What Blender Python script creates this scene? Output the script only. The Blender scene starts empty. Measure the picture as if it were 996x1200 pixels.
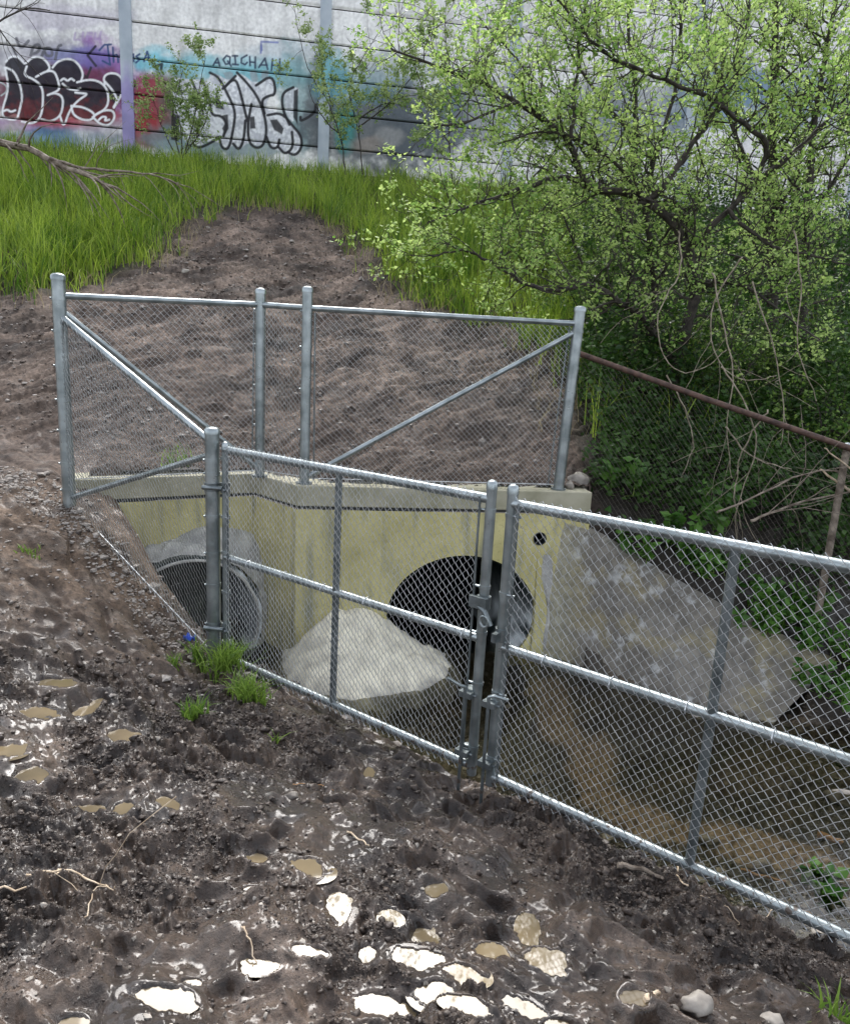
import bpy, math, random
import numpy as np
R = math.radians
rng = np.random.default_rng(7); random.seed(7)
scene = bpy.context.scene
# ------------------------------------------------------------------ camera
F, PITCH, ROLL = 857.0, .2134, .053            # focal length in photo pixels (996 x 1200)
fw = np.array([0, math.cos(PITCH), -math.sin(PITCH)]); rt0 = np.array([1., 0, 0]); up0 = np.cross(rt0, fw)
RT = math.cos(ROLL)*rt0 + math.sin(ROLL)*up0; UP = -math.sin(ROLL)*rt0 + math.cos(ROLL)*up0
cd = bpy.data.cameras.new('camera'); cam = bpy.data.objects.new('camera', cd); scene.collection.objects.link(cam)
cd.sensor_fit = 'VERTICAL'; cd.sensor_height = 36; cd.lens = 36*F/1200; cd.clip_start = .05; cd.clip_end = 500
from mathutils import Matrix, Vector
cam.matrix_world = Matrix(((RT[0], UP[0], -fw[0], 0), (RT[1], UP[1], -fw[1], 0), (RT[2], UP[2], -fw[2], 0), (0, 0, 0, 1)))
scene.camera = cam
# ------------------------------------------------------------------ sky, sun, exposure
SUN_EL, SUN_AZ = R(47), R(-5)                  # azimuth from +Y towards +X: a veiled sun ahead of the camera
w = bpy.data.worlds.new('World'); scene.world = w; w.use_nodes = True
nt = w.node_tree; N = nt.nodes; L = nt.links; N.clear()
o = N.new('ShaderNodeOutputWorld'); bg = N.new('ShaderNodeBackground'); sky = N.new('ShaderNodeTexSky')
sky.sky_type = 'NISHITA'; sky.sun_disc = False; sky.sun_elevation = SUN_EL; sky.sun_rotation = SUN_AZ
sky.air_density = 1; sky.dust_density = 3
hs = N.new('ShaderNodeHueSaturation'); hs.inputs['Saturation'].default_value = .3
tc = N.new('ShaderNodeTexCoord'); no = N.new('ShaderNodeTexNoise'); no.inputs['Scale'].default_value = 2.2; no.inputs['Detail'].default_value = 5
rp = N.new('ShaderNodeValToRGB'); rp.color_ramp.elements[0].position = .35; rp.color_ramp.elements[0].color = (.75, .76, .8, 1); rp.color_ramp.elements[1].position = .65; rp.color_ramp.elements[1].color = (1.2, 1.2, 1.2, 1)
mx = N.new('ShaderNodeMixRGB'); mx.blend_type = 'MULTIPLY'; mx.inputs[0].default_value = 1
L.new(tc.outputs['Generated'], no.inputs['Vector']); L.new(no.outputs[0], rp.inputs[0])
L.new(sky.outputs[0], hs.inputs['Color']); L.new(hs.outputs[0], mx.inputs[1]); L.new(rp.outputs[0], mx.inputs[2])
L.new(mx.outputs[0], bg.inputs[0]); bg.inputs[1].default_value = .15; L.new(bg.outputs[0], o.inputs[0])
sl = bpy.data.lights.new('sun', 'SUN'); sun = bpy.data.objects.new('sun', sl); scene.collection.objects.link(sun)
sl.energy = 1.5; sl.angle = R(32); sl.color = (1, .97, .93)
sd = Vector((math.sin(SUN_AZ)*math.cos(SUN_EL), math.cos(SUN_AZ)*math.cos(SUN_EL), math.sin(SUN_EL)))
sun.rotation_euler = sd.to_track_quat('Z', 'Y').to_euler()
vs = scene.view_settings; vs.view_transform = 'Standard'; vs.look = 'None'; vs.gamma = 1; vs.use_curve_mapping = False
vs.exposure = 1.65
cy = scene.cycles
cy.max_bounces = 6; cy.diffuse_bounces = 3; cy.glossy_bounces = 3; cy.transmission_bounces = 4; cy.transparent_max_bounces = 8
# ------------------------------------------------------------------ picture measurements -> places
def ray(px, py): return fw + RT*((px-498)/F) + UP*((600-py)/F)
def atY(px, py, Y): d = ray(px, py); return d*(Y/d[1])
def atz(px, py, z): d = ray(px, py); return d*(z/d[2])
def proj(P):
    P = np.asarray(P, float); d = P@fw
    return 498+F*(P@RT)/d, 600-F*(P@UP)/d
# ------------------------------------------------------------------ noise
_G = np.random.default_rng(3).uniform(0, 2*np.pi, (256, 256)); _GX, _GY = np.cos(_G), np.sin(_G)
def gn(x, y):
    xi = np.floor(x).astype(int); yi = np.floor(y).astype(int); xf = x-xi; yf = y-yi
    u = xf**3*(xf*(xf*6-15)+10); v = yf**3*(yf*(yf*6-15)+10)
    def g(i, j):
        a, b = (xi+i) & 255, (yi+j) & 255
        return _GX[a, b]*(xf-i) + _GY[a, b]*(yf-j)
    a = g(0, 0); b = g(1, 0); c = g(0, 1); d = g(1, 1)
    return ((a+(b-a)*u) + ((c+(d-c)*u) - (a+(b-a)*u))*v)*1.5
def fbm(x, y, s, n=4, gain=.5, off=0.):
    t = 0; a = 1.
    x = x*s+off+13.7; y = y*s+off*1.7+5.1
    for i in range(n):
        t = t+a*gn(x, y); a *= gain; x, y = x*1.93+y*.35+7.3, y*1.93-x*.35+3.1
    return t
def worley(x, y, s):
    x = x*s; y = y*s; xi = np.floor(x); yi = np.floor(y); d1 = np.full(x.shape, 9.)
    for i in (-1, 0, 1):
        for j in (-1, 0, 1):
            a = (xi+i).astype(int) & 255; b = (yi+j).astype(int) & 255
            q = (x-xi-i-.5-.45*_GX[a, b])**2+(y-yi-j-.5-.45*_GY[b, a])**2; d1 = np.minimum(d1, q)
    return np.sqrt(d1)
def ss(a, b, x): t = np.clip((x-a)/(b-a), 0, 1); return t*t*(3-2*t)
def mix(a, b, t): return a+(b-a)*t
# ------------------------------------------------------------------ object helpers
col = scene.collection
def tag(o, label=None, cat=None, group=None, kind=None):
    if label: o['label'] = label
    if cat: o['category'] = cat
    if group: o['group'] = group
    if kind: o['kind'] = kind
    return o
def empty(name, loc, label, cat, group=None):
    o = bpy.data.objects.new(name, None); o.empty_display_size = .1; col.objects.link(o); o.location = Vector([float(v) for v in loc])
    return tag(o, label, cat, group)
def link(name, me, m, parent=None):
    o = bpy.data.objects.new(name, me)
    if m is not None: me.materials.append(m)
    col.objects.link(o)
    if parent is not None:
        o.parent = parent; pl = Vector((0, 0, 0)); q = parent
        while q is not None: pl += q.location; q = q.parent
        if isinstance(me, bpy.types.Mesh): me.transform(Matrix.Translation(-pl))
    return o
def npmesh(name, V, FQ, smooth=True, colors=None):
    """V (n,3); FQ (m,k) index array"""
    V = np.ascontiguousarray(V, dtype=np.float32); FQ = np.ascontiguousarray(FQ, dtype=np.int32)
    me = bpy.data.meshes.new(name); k = FQ.shape[1]; m = len(FQ)
    me.vertices.add(len(V)); me.vertices.foreach_set('co', V.ravel())
    me.loops.add(m*k); me.loops.foreach_set('vertex_index', FQ.ravel())
    me.polygons.add(m); me.polygons.foreach_set('loop_start', np.arange(0, m*k, k, dtype=np.int32)); me.polygons.foreach_set('loop_total', np.full(m, k, dtype=np.int32))
    me.update(calc_edges=True)
    me.polygons.foreach_set('use_smooth', np.full(m, smooth))
    if colors is not None:
        at = me.color_attributes.new('Col', 'FLOAT_COLOR', 'POINT')
        C = np.ones((len(V), 4), np.float32); C[:, :colors.shape[1]] = colors; at.data.foreach_set('color', C.ravel())
    return me
class MB:
    def __init__(s): s.v = []; s.f = []; s.n = 0
    def add(s, V, Fs):
        s.v.append(np.asarray(V, float)); s.f += [tuple(int(i)+s.n for i in f) for f in Fs]; s.n += len(V)
    def tube(s, pts, r, n=8, caps=True):
        pts = [np.asarray(p, float) for p in pts]; m = len(pts)
        rr = r if hasattr(r, '__len__') else [r]*m
        V = []; ref = None
        for i, p in enumerate(pts):
            t = pts[min(i+1, m-1)]-pts[max(i-1, 0)]; t = t/(np.linalg.norm(t)+1e-9)
            if ref is None:
                a = np.array([0, 0, 1.]) if abs(t[2]) < .9 else np.array([0, 1., 0]); ref = np.cross(t, a)
            ref = ref-t*(ref@t); ref /= np.linalg.norm(ref)+1e-9; b = np.cross(t, ref)
            for k in range(n):
                A = 2*math.pi*k/n; V.append(p+rr[i]*(math.cos(A)*ref+math.sin(A)*b))
        Fs = [(i*n+k, i*n+(k+1) % n, (i+1)*n+(k+1) % n, (i+1)*n+k) for i in range(m-1) for k in range(n)]
        if caps: Fs += [tuple(range(n))[::-1], tuple(range((m-1)*n, m*n))]
        s.add(V, Fs)
    def box(s, c, hx, hy, hz, ax=None):
        ax = np.eye(3) if ax is None else np.asarray(ax, float)
        V = [np.asarray(c)+ax[0]*hx*i+ax[1]*hy*j+ax[2]*hz*k for i in (-1, 1) for j in (-1, 1) for k in (-1, 1)]
        s.add(V, [(0, 1, 3, 2), (4, 6, 7, 5), (0, 4, 5, 1), (2, 3, 7, 6), (0, 2, 6, 4), (1, 5, 7, 3)])
    def build(s, name, m, parent=None, smooth=False, bevel=0):
        me = bpy.data.meshes.new(name); me.from_pydata(np.concatenate(s.v).tolist(), [], s.f); me.update()
        if smooth:
            me.polygons.foreach_set('use_smooth', [True]*len(me.polygons)); me.set_sharp_from_angle(angle=R(40))
        o = link(name, me, m, parent)
        if bevel:
            b = o.modifiers.new('bevel', 'BEVEL'); b.width = bevel; b.segments = 2; b.limit_method = 'ANGLE'
        return o
# ------------------------------------------------------------------ materials
def newmat(name):
    m = bpy.data.materials.new(name); m.use_nodes = True; nt = m.node_tree; b = nt.nodes['Principled BSDF']
    return m, nt, b
def pmat(name, c1, c2, rough=(.5, .8), scale=6, detail=6, bump=0, bscale=None, metal=0, vcol=False, spec=.5, lo=.35, hi=.65, bdist=.01):
    m, nt, b = newmat(name); N = nt.nodes; L = nt.links
    tc = N.new('ShaderNodeTexCoord'); n = N.new('ShaderNodeTexNoise'); n.inputs['Scale'].default_value = scale; n.inputs['Detail'].default_value = detail
    L.new(tc.outputs['Object'], n.inputs['Vector'])
    r = N.new('ShaderNodeValToRGB'); r.color_ramp.elements[0].position = lo; r.color_ramp.elements[1].position = hi
    r.color_ramp.elements[0].color = (*c1, 1); r.color_ramp.elements[1].color = (*c2, 1); L.new(n.outputs[0], r.inputs[0])
    src = r.outputs[0]
    if vcol:
        a = N.new('ShaderNodeVertexColor'); a.layer_name = 'Col'
        mx = N.new('ShaderNodeMixRGB'); mx.blend_type = 'MULTIPLY'; mx.inputs[0].default_value = 1
        L.new(a.outputs[0], mx.inputs[1]); L.new(src, mx.inputs[2]); src = mx.outputs[0]
    L.new(src, b.inputs['Base Color'])
    mr = N.new('ShaderNodeMapRange'); mr.inputs[3].default_value = rough[0]; mr.inputs[4].default_value = rough[1]
    mr.inputs[1].default_value = .3; mr.inputs[2].default_value = .7
    n2 = N.new('ShaderNodeTexNoise'); n2.inputs['Scale'].default_value = scale*2.3; n2.inputs['Detail'].default_value = 4; L.new(tc.outputs['Object'], n2.inputs['Vector'])
    L.new(n2.outputs[0], mr.inputs[0]); L.new(mr.outputs[0], b.inputs['Roughness'])
    b.inputs['Metallic'].default_value = metal; b.inputs['Specular IOR Level'].default_value = spec
    if bump:
        n3 = N.new('ShaderNodeTexNoise'); n3.inputs['Scale'].default_value = bscale or scale*6; n3.inputs['Detail'].default_value = 8; L.new(tc.outputs['Object'], n3.inputs['Vector'])
        bp = N.new('ShaderNodeBump'); bp.inputs['Strength'].default_value = bump; bp.inputs['Distance'].default_value = bdist
        L.new(n3.outputs[0], bp.inputs['Height']); L.new(bp.outputs[0], b.inputs['Normal'])
    return m
def splash(m):
    nt = m.node_tree; N = nt.nodes; L = nt.links; b = N['Principled BSDF']
    g = N.new('ShaderNodeNewGeometry'); sx = N.new('ShaderNodeSeparateXYZ'); L.new(g.outputs['Position'], sx.inputs[0])
    n = N.new('ShaderNodeTexNoise'); n.inputs['Scale'].default_value = 28; n.inputs['Detail'].default_value = 5; L.new(g.outputs['Position'], n.inputs['Vector'])
    mr = N.new('ShaderNodeMapRange'); mr.inputs[1].default_value = -1.55; mr.inputs[2].default_value = -2.05; mr.inputs[3].default_value = -.25; mr.inputs[4].default_value = .07; L.new(sx.outputs[2], mr.inputs[0])
    a = N.new('ShaderNodeMath'); a.operation = 'ADD'; L.new(n.outputs[0], a.inputs[0]); L.new(mr.outputs[0], a.inputs[1])
    k = N.new('ShaderNodeMapRange'); k.inputs[1].default_value = .56; k.inputs[2].default_value = .62; L.new(a.outputs[0], k.inputs[0])
    src = b.inputs['Base Color'].links[0].from_socket; mx = N.new('ShaderNodeMixRGB'); L.new(k.outputs[0], mx.inputs[0]); L.new(src, mx.inputs[1]); mx.inputs[2].default_value = (.07, .052, .04, 1); L.new(mx.outputs[0], b.inputs['Base Color'])
    mm = N.new('ShaderNodeMapRange'); mm.inputs[3].default_value = b.inputs['Metallic'].default_value; mm.inputs[4].default_value = 0; L.new(k.outputs[0], mm.inputs[0]); L.new(mm.outputs[0], b.inputs['Metallic'])
def leafmat(name, c1, c2, trans=.45, rough=.45):
    m, nt, b = newmat(name); N = nt.nodes; L = nt.links
    g = N.new('ShaderNodeNewGeometry'); r = N.new('ShaderNodeValToRGB'); tc = N.new('ShaderNodeTexCoord'); dn = N.new('ShaderNodeTexNoise'); dn.inputs['Scale'].default_value = 1.6; dn.inputs['Detail'].default_value = 4
    L.new(tc.outputs['Object'], dn.inputs['Vector']); mra = N.new('ShaderNodeMapRange'); mra.inputs[1].default_value = .35; mra.inputs[2].default_value = .65; mra.inputs[3].default_value = -.35; mra.inputs[4].default_value = .35; L.new(dn.outputs[0], mra.inputs[0])
    ad = N.new('ShaderNodeMath'); ad.operation = 'ADD'; ad.use_clamp = True; L.new(mra.outputs[0], ad.inputs[0]); L.new(g.outputs['Random Per Island'], ad.inputs[1])
    r.color_ramp.elements[0].color = (*c1, 1); r.color_ramp.elements[1].color = (*c2, 1)
    L.new(ad.outputs[0], r.inputs[0]); L.new(r.outputs[0], b.inputs['Base Color']); b.inputs['Roughness'].default_value = rough
    b.inputs['Specular IOR Level'].default_value = .35
    t = N.new('ShaderNodeBsdfTranslucent'); L.new(r.outputs[0], t.inputs[0]); mx = N.new('ShaderNodeMixShader'); mx.inputs[0].default_value = trans
    L.new(b.outputs[0], mx.inputs[1]); L.new(t.outputs[0], mx.inputs[2]); L.new(mx.outputs[0], N['Material Output'].inputs[0])
    return m
M = {}
M['galv'] = pmat('galvanised steel', (.20, .23, .235), (.36, .40, .41), (.26, .46), 9, 6, .15, 120, metal=.8, bdist=.002)
M['galvdark'] = pmat('dull galvanised steel', (.11, .13, .135), (.24, .27, .28), (.3, .5), 12, 6, .2, 120, metal=.75, bdist=.002)
M['wire'] = pmat('galvanised wire', (.42, .44, .45), (.66, .68, .7), (.3, .5), 25, 3, metal=.5)
for k_ in ('galv', 'galvdark', 'wire'): splash(M[k_])
M['oldwire'] = pmat('weathered wire', (.1, .09, .08), (.2, .18, .16), (.5, .7), 30, 3, metal=.5)
M['rust'] = pmat('rusted steel', (.04, .022, .017), (.11, .062, .045), (.6, .85), 20, 6, .4, 90, bdist=.003)
M['bark'] = pmat('dark bark', (.018, .014, .011), (.06, .05, .04), (.7, .9), 18, 8, .8, 60, bdist=.01)
M['deadwood'] = pmat('weathered dead wood', (.1, .075, .055), (.3, .25, .2), (.7, .9), 16, 8, .6, 80, bdist=.006)
M['barkless'] = pmat('peeled orange wood', (.32, .16, .06), (.5, .3, .15), (.55, .75), 20, 6, .4, 80, bdist=.003)
M['root'] = pmat('pale dry roots', (.35, .26, .17), (.55, .45, .33), (.6, .8), 30, 4)
M['stone'] = pmat('pale stone', (.12, .105, .09), (.34, .31, .27), (.6, .85), 14, 6, .4, 60, bdist=.004)
M['leaf'] = leafmat('spring leaves', (.15, .29, .05), (.54, .69, .23), .5)
M['leaf2'] = leafmat('fresh sapling leaves', (.2, .32, .09), (.5, .6, .25), .5)
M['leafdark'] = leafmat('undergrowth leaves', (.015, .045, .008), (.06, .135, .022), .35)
M['leafplant'] = leafmat('bright ground plants', (.035, .11, .015), (.10, .22, .035), .35)
M['grass'] = leafmat('tall grass', (.075, .17, .014), (.38, .5, .065), .45, .4)
M['grassdry'] = leafmat('dry grass', (.3, .24, .12), (.45, .38, .22), .3, .6)
M['weed'] = leafmat('weed blades', (.09, .19, .025), (.26, .38, .07), .4, .35)
M['vine'] = pmat('pale dry vine', (.16, .13, .09), (.38, .33, .25), (.7, .9), 20, 4)
M['blue'] = pmat('blue plastic', (.03, .07, .35), (.06, .12, .5), (.3, .4), 12)
M['black'] = pmat('black plastic', (.012, .014, .016), (.03, .034, .036), (.3, .5), 10)

# ------------------------------------------------------------------ plan of the place
CT = -1.0                                       # top of the headwall
HL, C1, C2, HR = (-2.44, 5.09), (-1.37, 5.71), (-.952, 5.30), (1.306, 5.67)
WATER = -2.36
WB0, WB1 = np.array([1.03, 5.62]), np.array([2.28, 4.62])   # foot of the wing wall
WT1 = np.array([2.78, 5.05])
CHAN = np.array([(-2.0, 5.45), (-1.37, 5.83), (-.95, 5.42), (1.12, 5.86), (1.7, 5.66), (2.3, 5.42), (2.86, 5.12), (2.8, 4.75), (3.2, 4.25), (4.6, 3.6), (6.5, 3.2), (6.5, .6), (4.2, .9), (2.9, 1.75), (2.05, 2.32), (1.35, 2.82), (.85, 3.22), (.38, 3.58), (-.08, 3.98), (-.55, 4.42), (-1.0, 4.68), (-1.35, 4.95), (-1.65, 5.1)])
def polysd(x, y, P):
    d = np.full(x.shape, 1e9); inside = np.zeros(x.shape, bool); n = len(P)
    for i in range(n):
        a = P[i]; b = P[(i+1) % n]; e = b-a
        t = np.clip(((x-a[0])*e[0]+(y-a[1])*e[1])/(e@e), 0, 1)
        d = np.minimum(d, np.hypot(x-a[0]-t*e[0], y-a[1]-t*e[1]))
        c = ((a[1] > y) != (b[1] > y)) & (x < (b[0]-a[0])*(y-a[1])/(b[1]-a[1]+1e-12)+a[0]); inside ^= c
    return np.where(inside, -d, d)
CP = np.array([(-2.4, 4.82, -1.1), (-2.9, 5.0, -1.0), (-2.5, 5.3, -1.02), (-3.6, 5.4, -.95), (-3.5, 4.6, -1.05), (-5, 5, -.9), (-5, 3, -1.1), (-2.6, 4.1, -1.28), (-2.2, 3.5, -1.5), (-3.2, 3.2, -1.4),
    (-1.9, 4.45, -1.5), (-1.27, 4.27, -1.93), (-1.15, 3.9, -1.9), (-1.6, 3.7, -1.75), (-1.3, 3.2, -1.76), (-1.9, 2.8, -1.66), (-.6, 3.75, -1.96), (.0, 3.3, -1.99), (.3, 3.1, -2.0), (1.1, 2.5, -1.985), (1.55, 2.15, -1.98), (2.3, 1.5, -1.97),
    (-.6, 3.0, -1.84), (.2, 2.5, -1.86), (.9, 2.0, -1.86), (-1., 2.3, -1.7), (0, 1.8, -1.7), (1, 1.4, -1.72), (-2.5, 2, -1.6), (-1, 1.3, -1.62), (0, 1, -1.62), (0, 0, -1.6), (-3, 0, -1.5), (3, 0, -1.7), (3, 1, -1.9),
    (.9, 3.3, -2.0), (-.3, 3.8, -2.05), (-.8, 4.3, -2.0), (-1.3, 4.8, -2.0), (1.9, 2.15, -2.05), (2.6, 1.7, -2.05),
    (1.4, 5.85, -1.33), (1.7, 5.8, -1.5), (2.0, 5.7, -1.62), (2.4, 5.6, -1.8), (2.8, 5.3, -2.02), (3.0, 4.8, -2.1), (3.3, 5.3, -1.9), (3.4, 4.6, -1.95), (4.5, 4.4, -1.85), (2.2, 6.2, -1.32), (3.2, 6.1, -1.5), (4.5, 5.8, -1.4), (6, 5, -1.5), (6, 2, -2), (-6, 1, -1.2), (1.5, 6.3, -1.1)])
def tps(d2): return d2*np.log(d2+1e-9)*.5
_n = len(CP); _A = np.zeros((_n+3, _n+3)); _d2 = ((CP[:, None, :2]-CP[None, :, :2])**2).sum(-1)
_A[:_n, :_n] = tps(_d2)+np.eye(_n)*.01; _A[:_n, _n] = 1; _A[:_n, _n+1:] = CP[:, :2]; _A[_n, :_n] = 1; _A[_n+1:, :_n] = CP[:, :2].T
_W = np.linalg.solve(_A, np.concatenate([CP[:, 2], [0, 0, 0]]))
def Hfront(x, y):
    x = np.clip(x, -6, 6.5); y = np.clip(y, -1, 7.5)
    h = _W[_n]+_W[_n+1]*x+_W[_n+2]*y
    for i in range(_n): h = h+_W[i]*tps((x-CP[i, 0])**2+(y-CP[i, 1])**2)
    return h
def wally(x): return 15.5+(x+6.2)*.155
def Hback(x, y):
    yl = np.interp(x, [HL[0], C1[0], C2[0], HR[0], 4, 8], [5.1, 5.75, 5.4, 5.75, 6.4, 7])
    t = np.clip((y-yl-.15)/(wally(x)-.6-yl), 0, 1.02)
    h = -1.03+4.42*(t*.86+.14*ss(0, 1, t))
    return h - .25*ss(1.3, 5, x)*(1-ss(.3, .8, t))
def yline(x): return np.interp(x, [HL[0], C1[0], C2[0], HR[0]], [HL[1], C1[1], C2[1], HR[1]])+.15
def base(x, y):
    hf = Hfront(x, y); sdc = polysd(x, y, CHAN)
    bed = -2.43+.03*fbm(x, y, 1.3, 3)
    steep = mix(.45, .14, ss(.9, 1.2, x)*ss(4.5, 4.9, y)*ss(3.1, 2.9, x))
    hf = mix(np.minimum(bed, hf), hf, ss(-.12, 1, (sdc+.06)/steep))
    hb = Hback(x, y)
    inx = (x > HL[0]-.02) & (x < HR[0]+.02)
    wgt = np.where(inx, (y > yline(x)).astype(float), ss(5.1, 6.6, y))
    return mix(hf, hb, wgt), sdc, wgt
def hill_hit(px, py):
    """where the ray through a photo point meets the slope"""
    d = ray(px, py); Y = np.linspace(1., 16, 3000); P = d[None]*(Y/d[1])[:, None]
    g = base(P[:, 0], P[:, 1])[0]; k = np.argmax(P[:, 2] < g); return P[k] if (P[:, 2] < g).any() else P[-1]
# the bare soil patch inside the grass, its outline measured on the slope
DIRT = np.array([hill_hit(*p)[:2] for p in [(-60, 356), (0, 360), (60, 362), (130, 338), (190, 320), (208, 300), (212, 278), (250, 262), (290, 250), (370, 260), (410, 290), (440, 325), (470, 358), (530, 378), (580, 392), (630, 425), (655, 470), (665, 540)]] + [(1.45, 6.0), (1.3, 5.0), (-2.4, 4.5), (-9, 4.5), (-9, 8.0)])
# puddles: photo centre, half sizes in photo pixels, turn
PUD = [(97, 822, 15, 13, 0), (42, 832, 20, 7, 0), (12, 880, 16, 7, 0), (35, 901, 17, 7, 0), (110, 932, 21, 6, 5), (146, 940, 13, 7, 0), (190, 938, 17, 9, 10), (305, 1000, 14, 6, 0), (300, 1037, 22, 7, 8),
    (362, 1022, 24, 11, 20), (398, 1054, 17, 19, 0), (432, 1102, 16, 10, 0), (300, 1122, 21, 8, 0), (360, 1115, 20, 6, 10), (500, 1120, 33, 13, 18), (546, 1140, 21, 10, 10), (507, 1157, 20, 13, 0), (455, 1167, 36, 13, 18),
    (437, 1193, 18, 10, 0), (185, 1170, 32, 12, 8), (572, 1107, 21, 9, 5), (626, 1085, 15, 19, 0), (640, 1122, 21, 12, 10), (510, 1038, 17, 9, 10), (500, 1077, 17, 9, 10), (455, 1067, 14, 8, 10), (605, 1165, 24, 11, 15),
    (745, 1175, 15, 8, 0), (432, 901, 9, 8, 0), (142, 860, 17, 6, 5), (82, 1194, 14, 7, 0), (225, 1140, 12, 5, 0), (60, 800, 22, 6, 4), (545, 1190, 22, 8, 10), (660, 1190, 15, 6, 0)]
PUDW = []
def make_pud():
  out = []
  for px, py, a, b, rot in PUD:
    P = hill_hit(px, py); s = np.linalg.norm(P)/F
    sl_ = abs(P[2])/np.linalg.norm(P)          # foreshortening of the ground
    ra, rb, an = a*s*.88, b*s/sl_*.78, R(-rot)
    t = np.linspace(0, 6.2832, 24, endpoint=False); k = np.concatenate([.5*np.ones(24), 1.0*np.ones(24)]); t = np.tile(t, 2)
    u = np.cos(t)*ra*k; v = np.sin(t)*rb*k
    hh = surface(P[0]+u*math.cos(an)-v*math.sin(an), P[1]+u*math.sin(an)+v*math.cos(an))[0]
    out.append((P[0], P[1], np.percentile(hh, 30), ra, rb, an))
  return out
def surface(x, y, fine=True):
    h, sdc, wb = base(x, y)
    mudz = (1-wb)*ss(-.05, .25, sdc)             # front mud
    rough = ss(-.25, .45, fbm(x, y, 1.1, 3, off=4.)) # clod zones
    leftdry = ss(-1.2, -2.0, x)*ss(3.2, 4.2, y)
    amp = mudz*(1-.75*leftdry)*ss(8, 4, y)
    h = h + amp*(.055*fbm(x, y, 2.2, 3) + .02*fbm(x, y, 7, 2, off=2.))
    al = x*.8-y*.6; ac = x*.6+y*.8
    rut = np.abs(fbm(al*.28+.1*fbm(x, y, 2, 2), ac, 4.2, 3, .5, 44.)); rz = ss(-.3, .2, fbm(x, y, .9, 2, off=15.))
    h = h + amp*(rz*(.12*np.minimum(rut, .42)-.03))+mudz*leftdry*(.05*np.minimum(rut, .5)-.01)
    # trodden hollows (boot and wheel marks): elongated cells pressed into the mud
    c = np.cos(.45); s = np.sin(.45); xr = (x*c+y*s)*5.2; yr = (-x*s+y*c)*7.5
    xr = xr+.35*fbm(x, y, 3, 2, off=9.); yr = yr+.35*fbm(x, y, 3, 2, off=19.)
    xi = np.floor(xr); yi = np.floor(yr); best = np.full(x.shape, 9.)
    for i in (-1, 0, 1):
        for j in (-1, 0, 1):
            a = (xi+i).astype(int) & 255; b = (yi+j).astype(int) & 255
            cx = xi+i+.5+.32*_GX[a, b]; cy_ = yi+j+.5+.32*_GY[a, b]
            best = np.minimum(best, (xr-cx)**2+(yr-cy_)**2)
    cell = np.sqrt(best)
    pit = ss(.5, .2, cell); rim = np.exp(-((cell-.56)/.1)**2)
    pg = ss(-.35, .15, fbm(x, y, 1.9, 2, .5, 61.))
    h = h + amp*pg*(-.046*pit+.02*rim*(.5+fbm(x, y, 9, 2, .5, 83.)))*(1-.35*rough)
    det = amp*(.35+.9*rough)+mudz*.18*leftdry
    b1 = fbm(x, y, 13, 3, .55, 3.); b2 = fbm(x, y, 38, 3, .55, 8.); b3 = fbm(x, y, 105, 2, .6, 5.)
    flat = 1-.65*pit*(1-rough)
    w1 = worley(x+.04*b1, y+.04*b2, 15); w2 = worley(x+.015*b2, y+.015*b3, 36)
    clod = ss(.75, .1, w1)*(.5+.9*fbm(x, y, 6, 2, .5, 77.)); cl2 = ss(.7, .05, w2)
    h = h + det*flat*(.024*b1+.013*clod*mix(.3, 1, rough)+.005*cl2*(.4+.6*rough)+.003*np.abs(b2)-.012) + det*flat*.001*b3
    # soil slope behind: tracked earth
    hb = wb*ss(13.5, 12, y)
    tr = np.abs(np.sin((x*.7+y*.72)*9+2*fbm(x, y, .8, 2)))
    gx_ = x*.75+y*.66; gy_ = -x*.66+y*.75
    gouge = np.abs(fbm(gx_*.2+.08*fbm(x, y, 1.5, 2), gy_, 3.6, 3, .55, 12.))
    g2 = np.abs(fbm(gx_*.16, gy_, 9, 3, .6, 23.))
    h = h + hb*(.06*fbm(x, y, 1.2, 3)+.014*fbm(x, y, 4.5, 4, .6)+.13*np.minimum(gouge, .4)+.075*np.minimum(g2, .35)+.012*np.abs(fbm(x, y, 14, 4, .6))+.02*(tr-.5)*ss(-.1, .3, fbm(x, y, .7, 2, off=3.)))
    inch = ss(.05, -.05, sdc)*(1-wb)
    h = h + inch*(.03*fbm(x, y, 5, 3)+.02*np.abs(fbm(x, y, 18, 3)))*1.2
    wet = np.zeros(x.shape)
    for (cx, cy_, z0, ra, rb, an) in PUDW:
        m = (np.abs(x-cx) < 3.2*max(ra, rb)) & (np.abs(y-cy_) < 3.2*max(ra, rb))
        if not m.any(): continue
        dx = x[m]-cx; dy = y[m]-cy_; u = (dx*math.cos(an)+dy*math.sin(an))/ra; v = (-dx*math.sin(an)+dy*math.cos(an))/rb
        q = np.sqrt(u*u+v*v)*(1+.42*fbm(x[m], y[m], 7, 3, off=cx)) + .10*fbm(x[m], y[m], 38, 3)
        hm = h[m]; lvl = z0
        h1 = mix(hm, lvl+.007+(hm-lvl)*.38, ss(2.6, 1.15, q))
        h2 = h1-.024*ss(1.3, .5, q)+(.011*fbm(x[m], y[m], 19, 3)+.004*fbm(x[m], y[m], 60, 2))*ss(1.5, 1.0, q)*ss(.3, .8, q)
        q0 = np.sqrt(u*u+v*v); hm = np.where(q > 1.12, np.maximum(h2, lvl+.003-.14*np.maximum(q0-1.5, 0)), h2)
        h[m] = hm; wet[m] = np.maximum(wet[m], ss(2.0, 1.0, q))
    return h, dict(sdc=sdc, wb=wb, mud=mudz, rough=rough, dry=leftdry, pit=pit, wet=wet, inch=inch)
PUDW = make_pud()
def zof(x, y):
    a = np.atleast_1d(np.asarray(x, float)).copy(); b = np.atleast_1d(np.asarray(y, float)).copy()
    return surface(a, b)[0]
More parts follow.
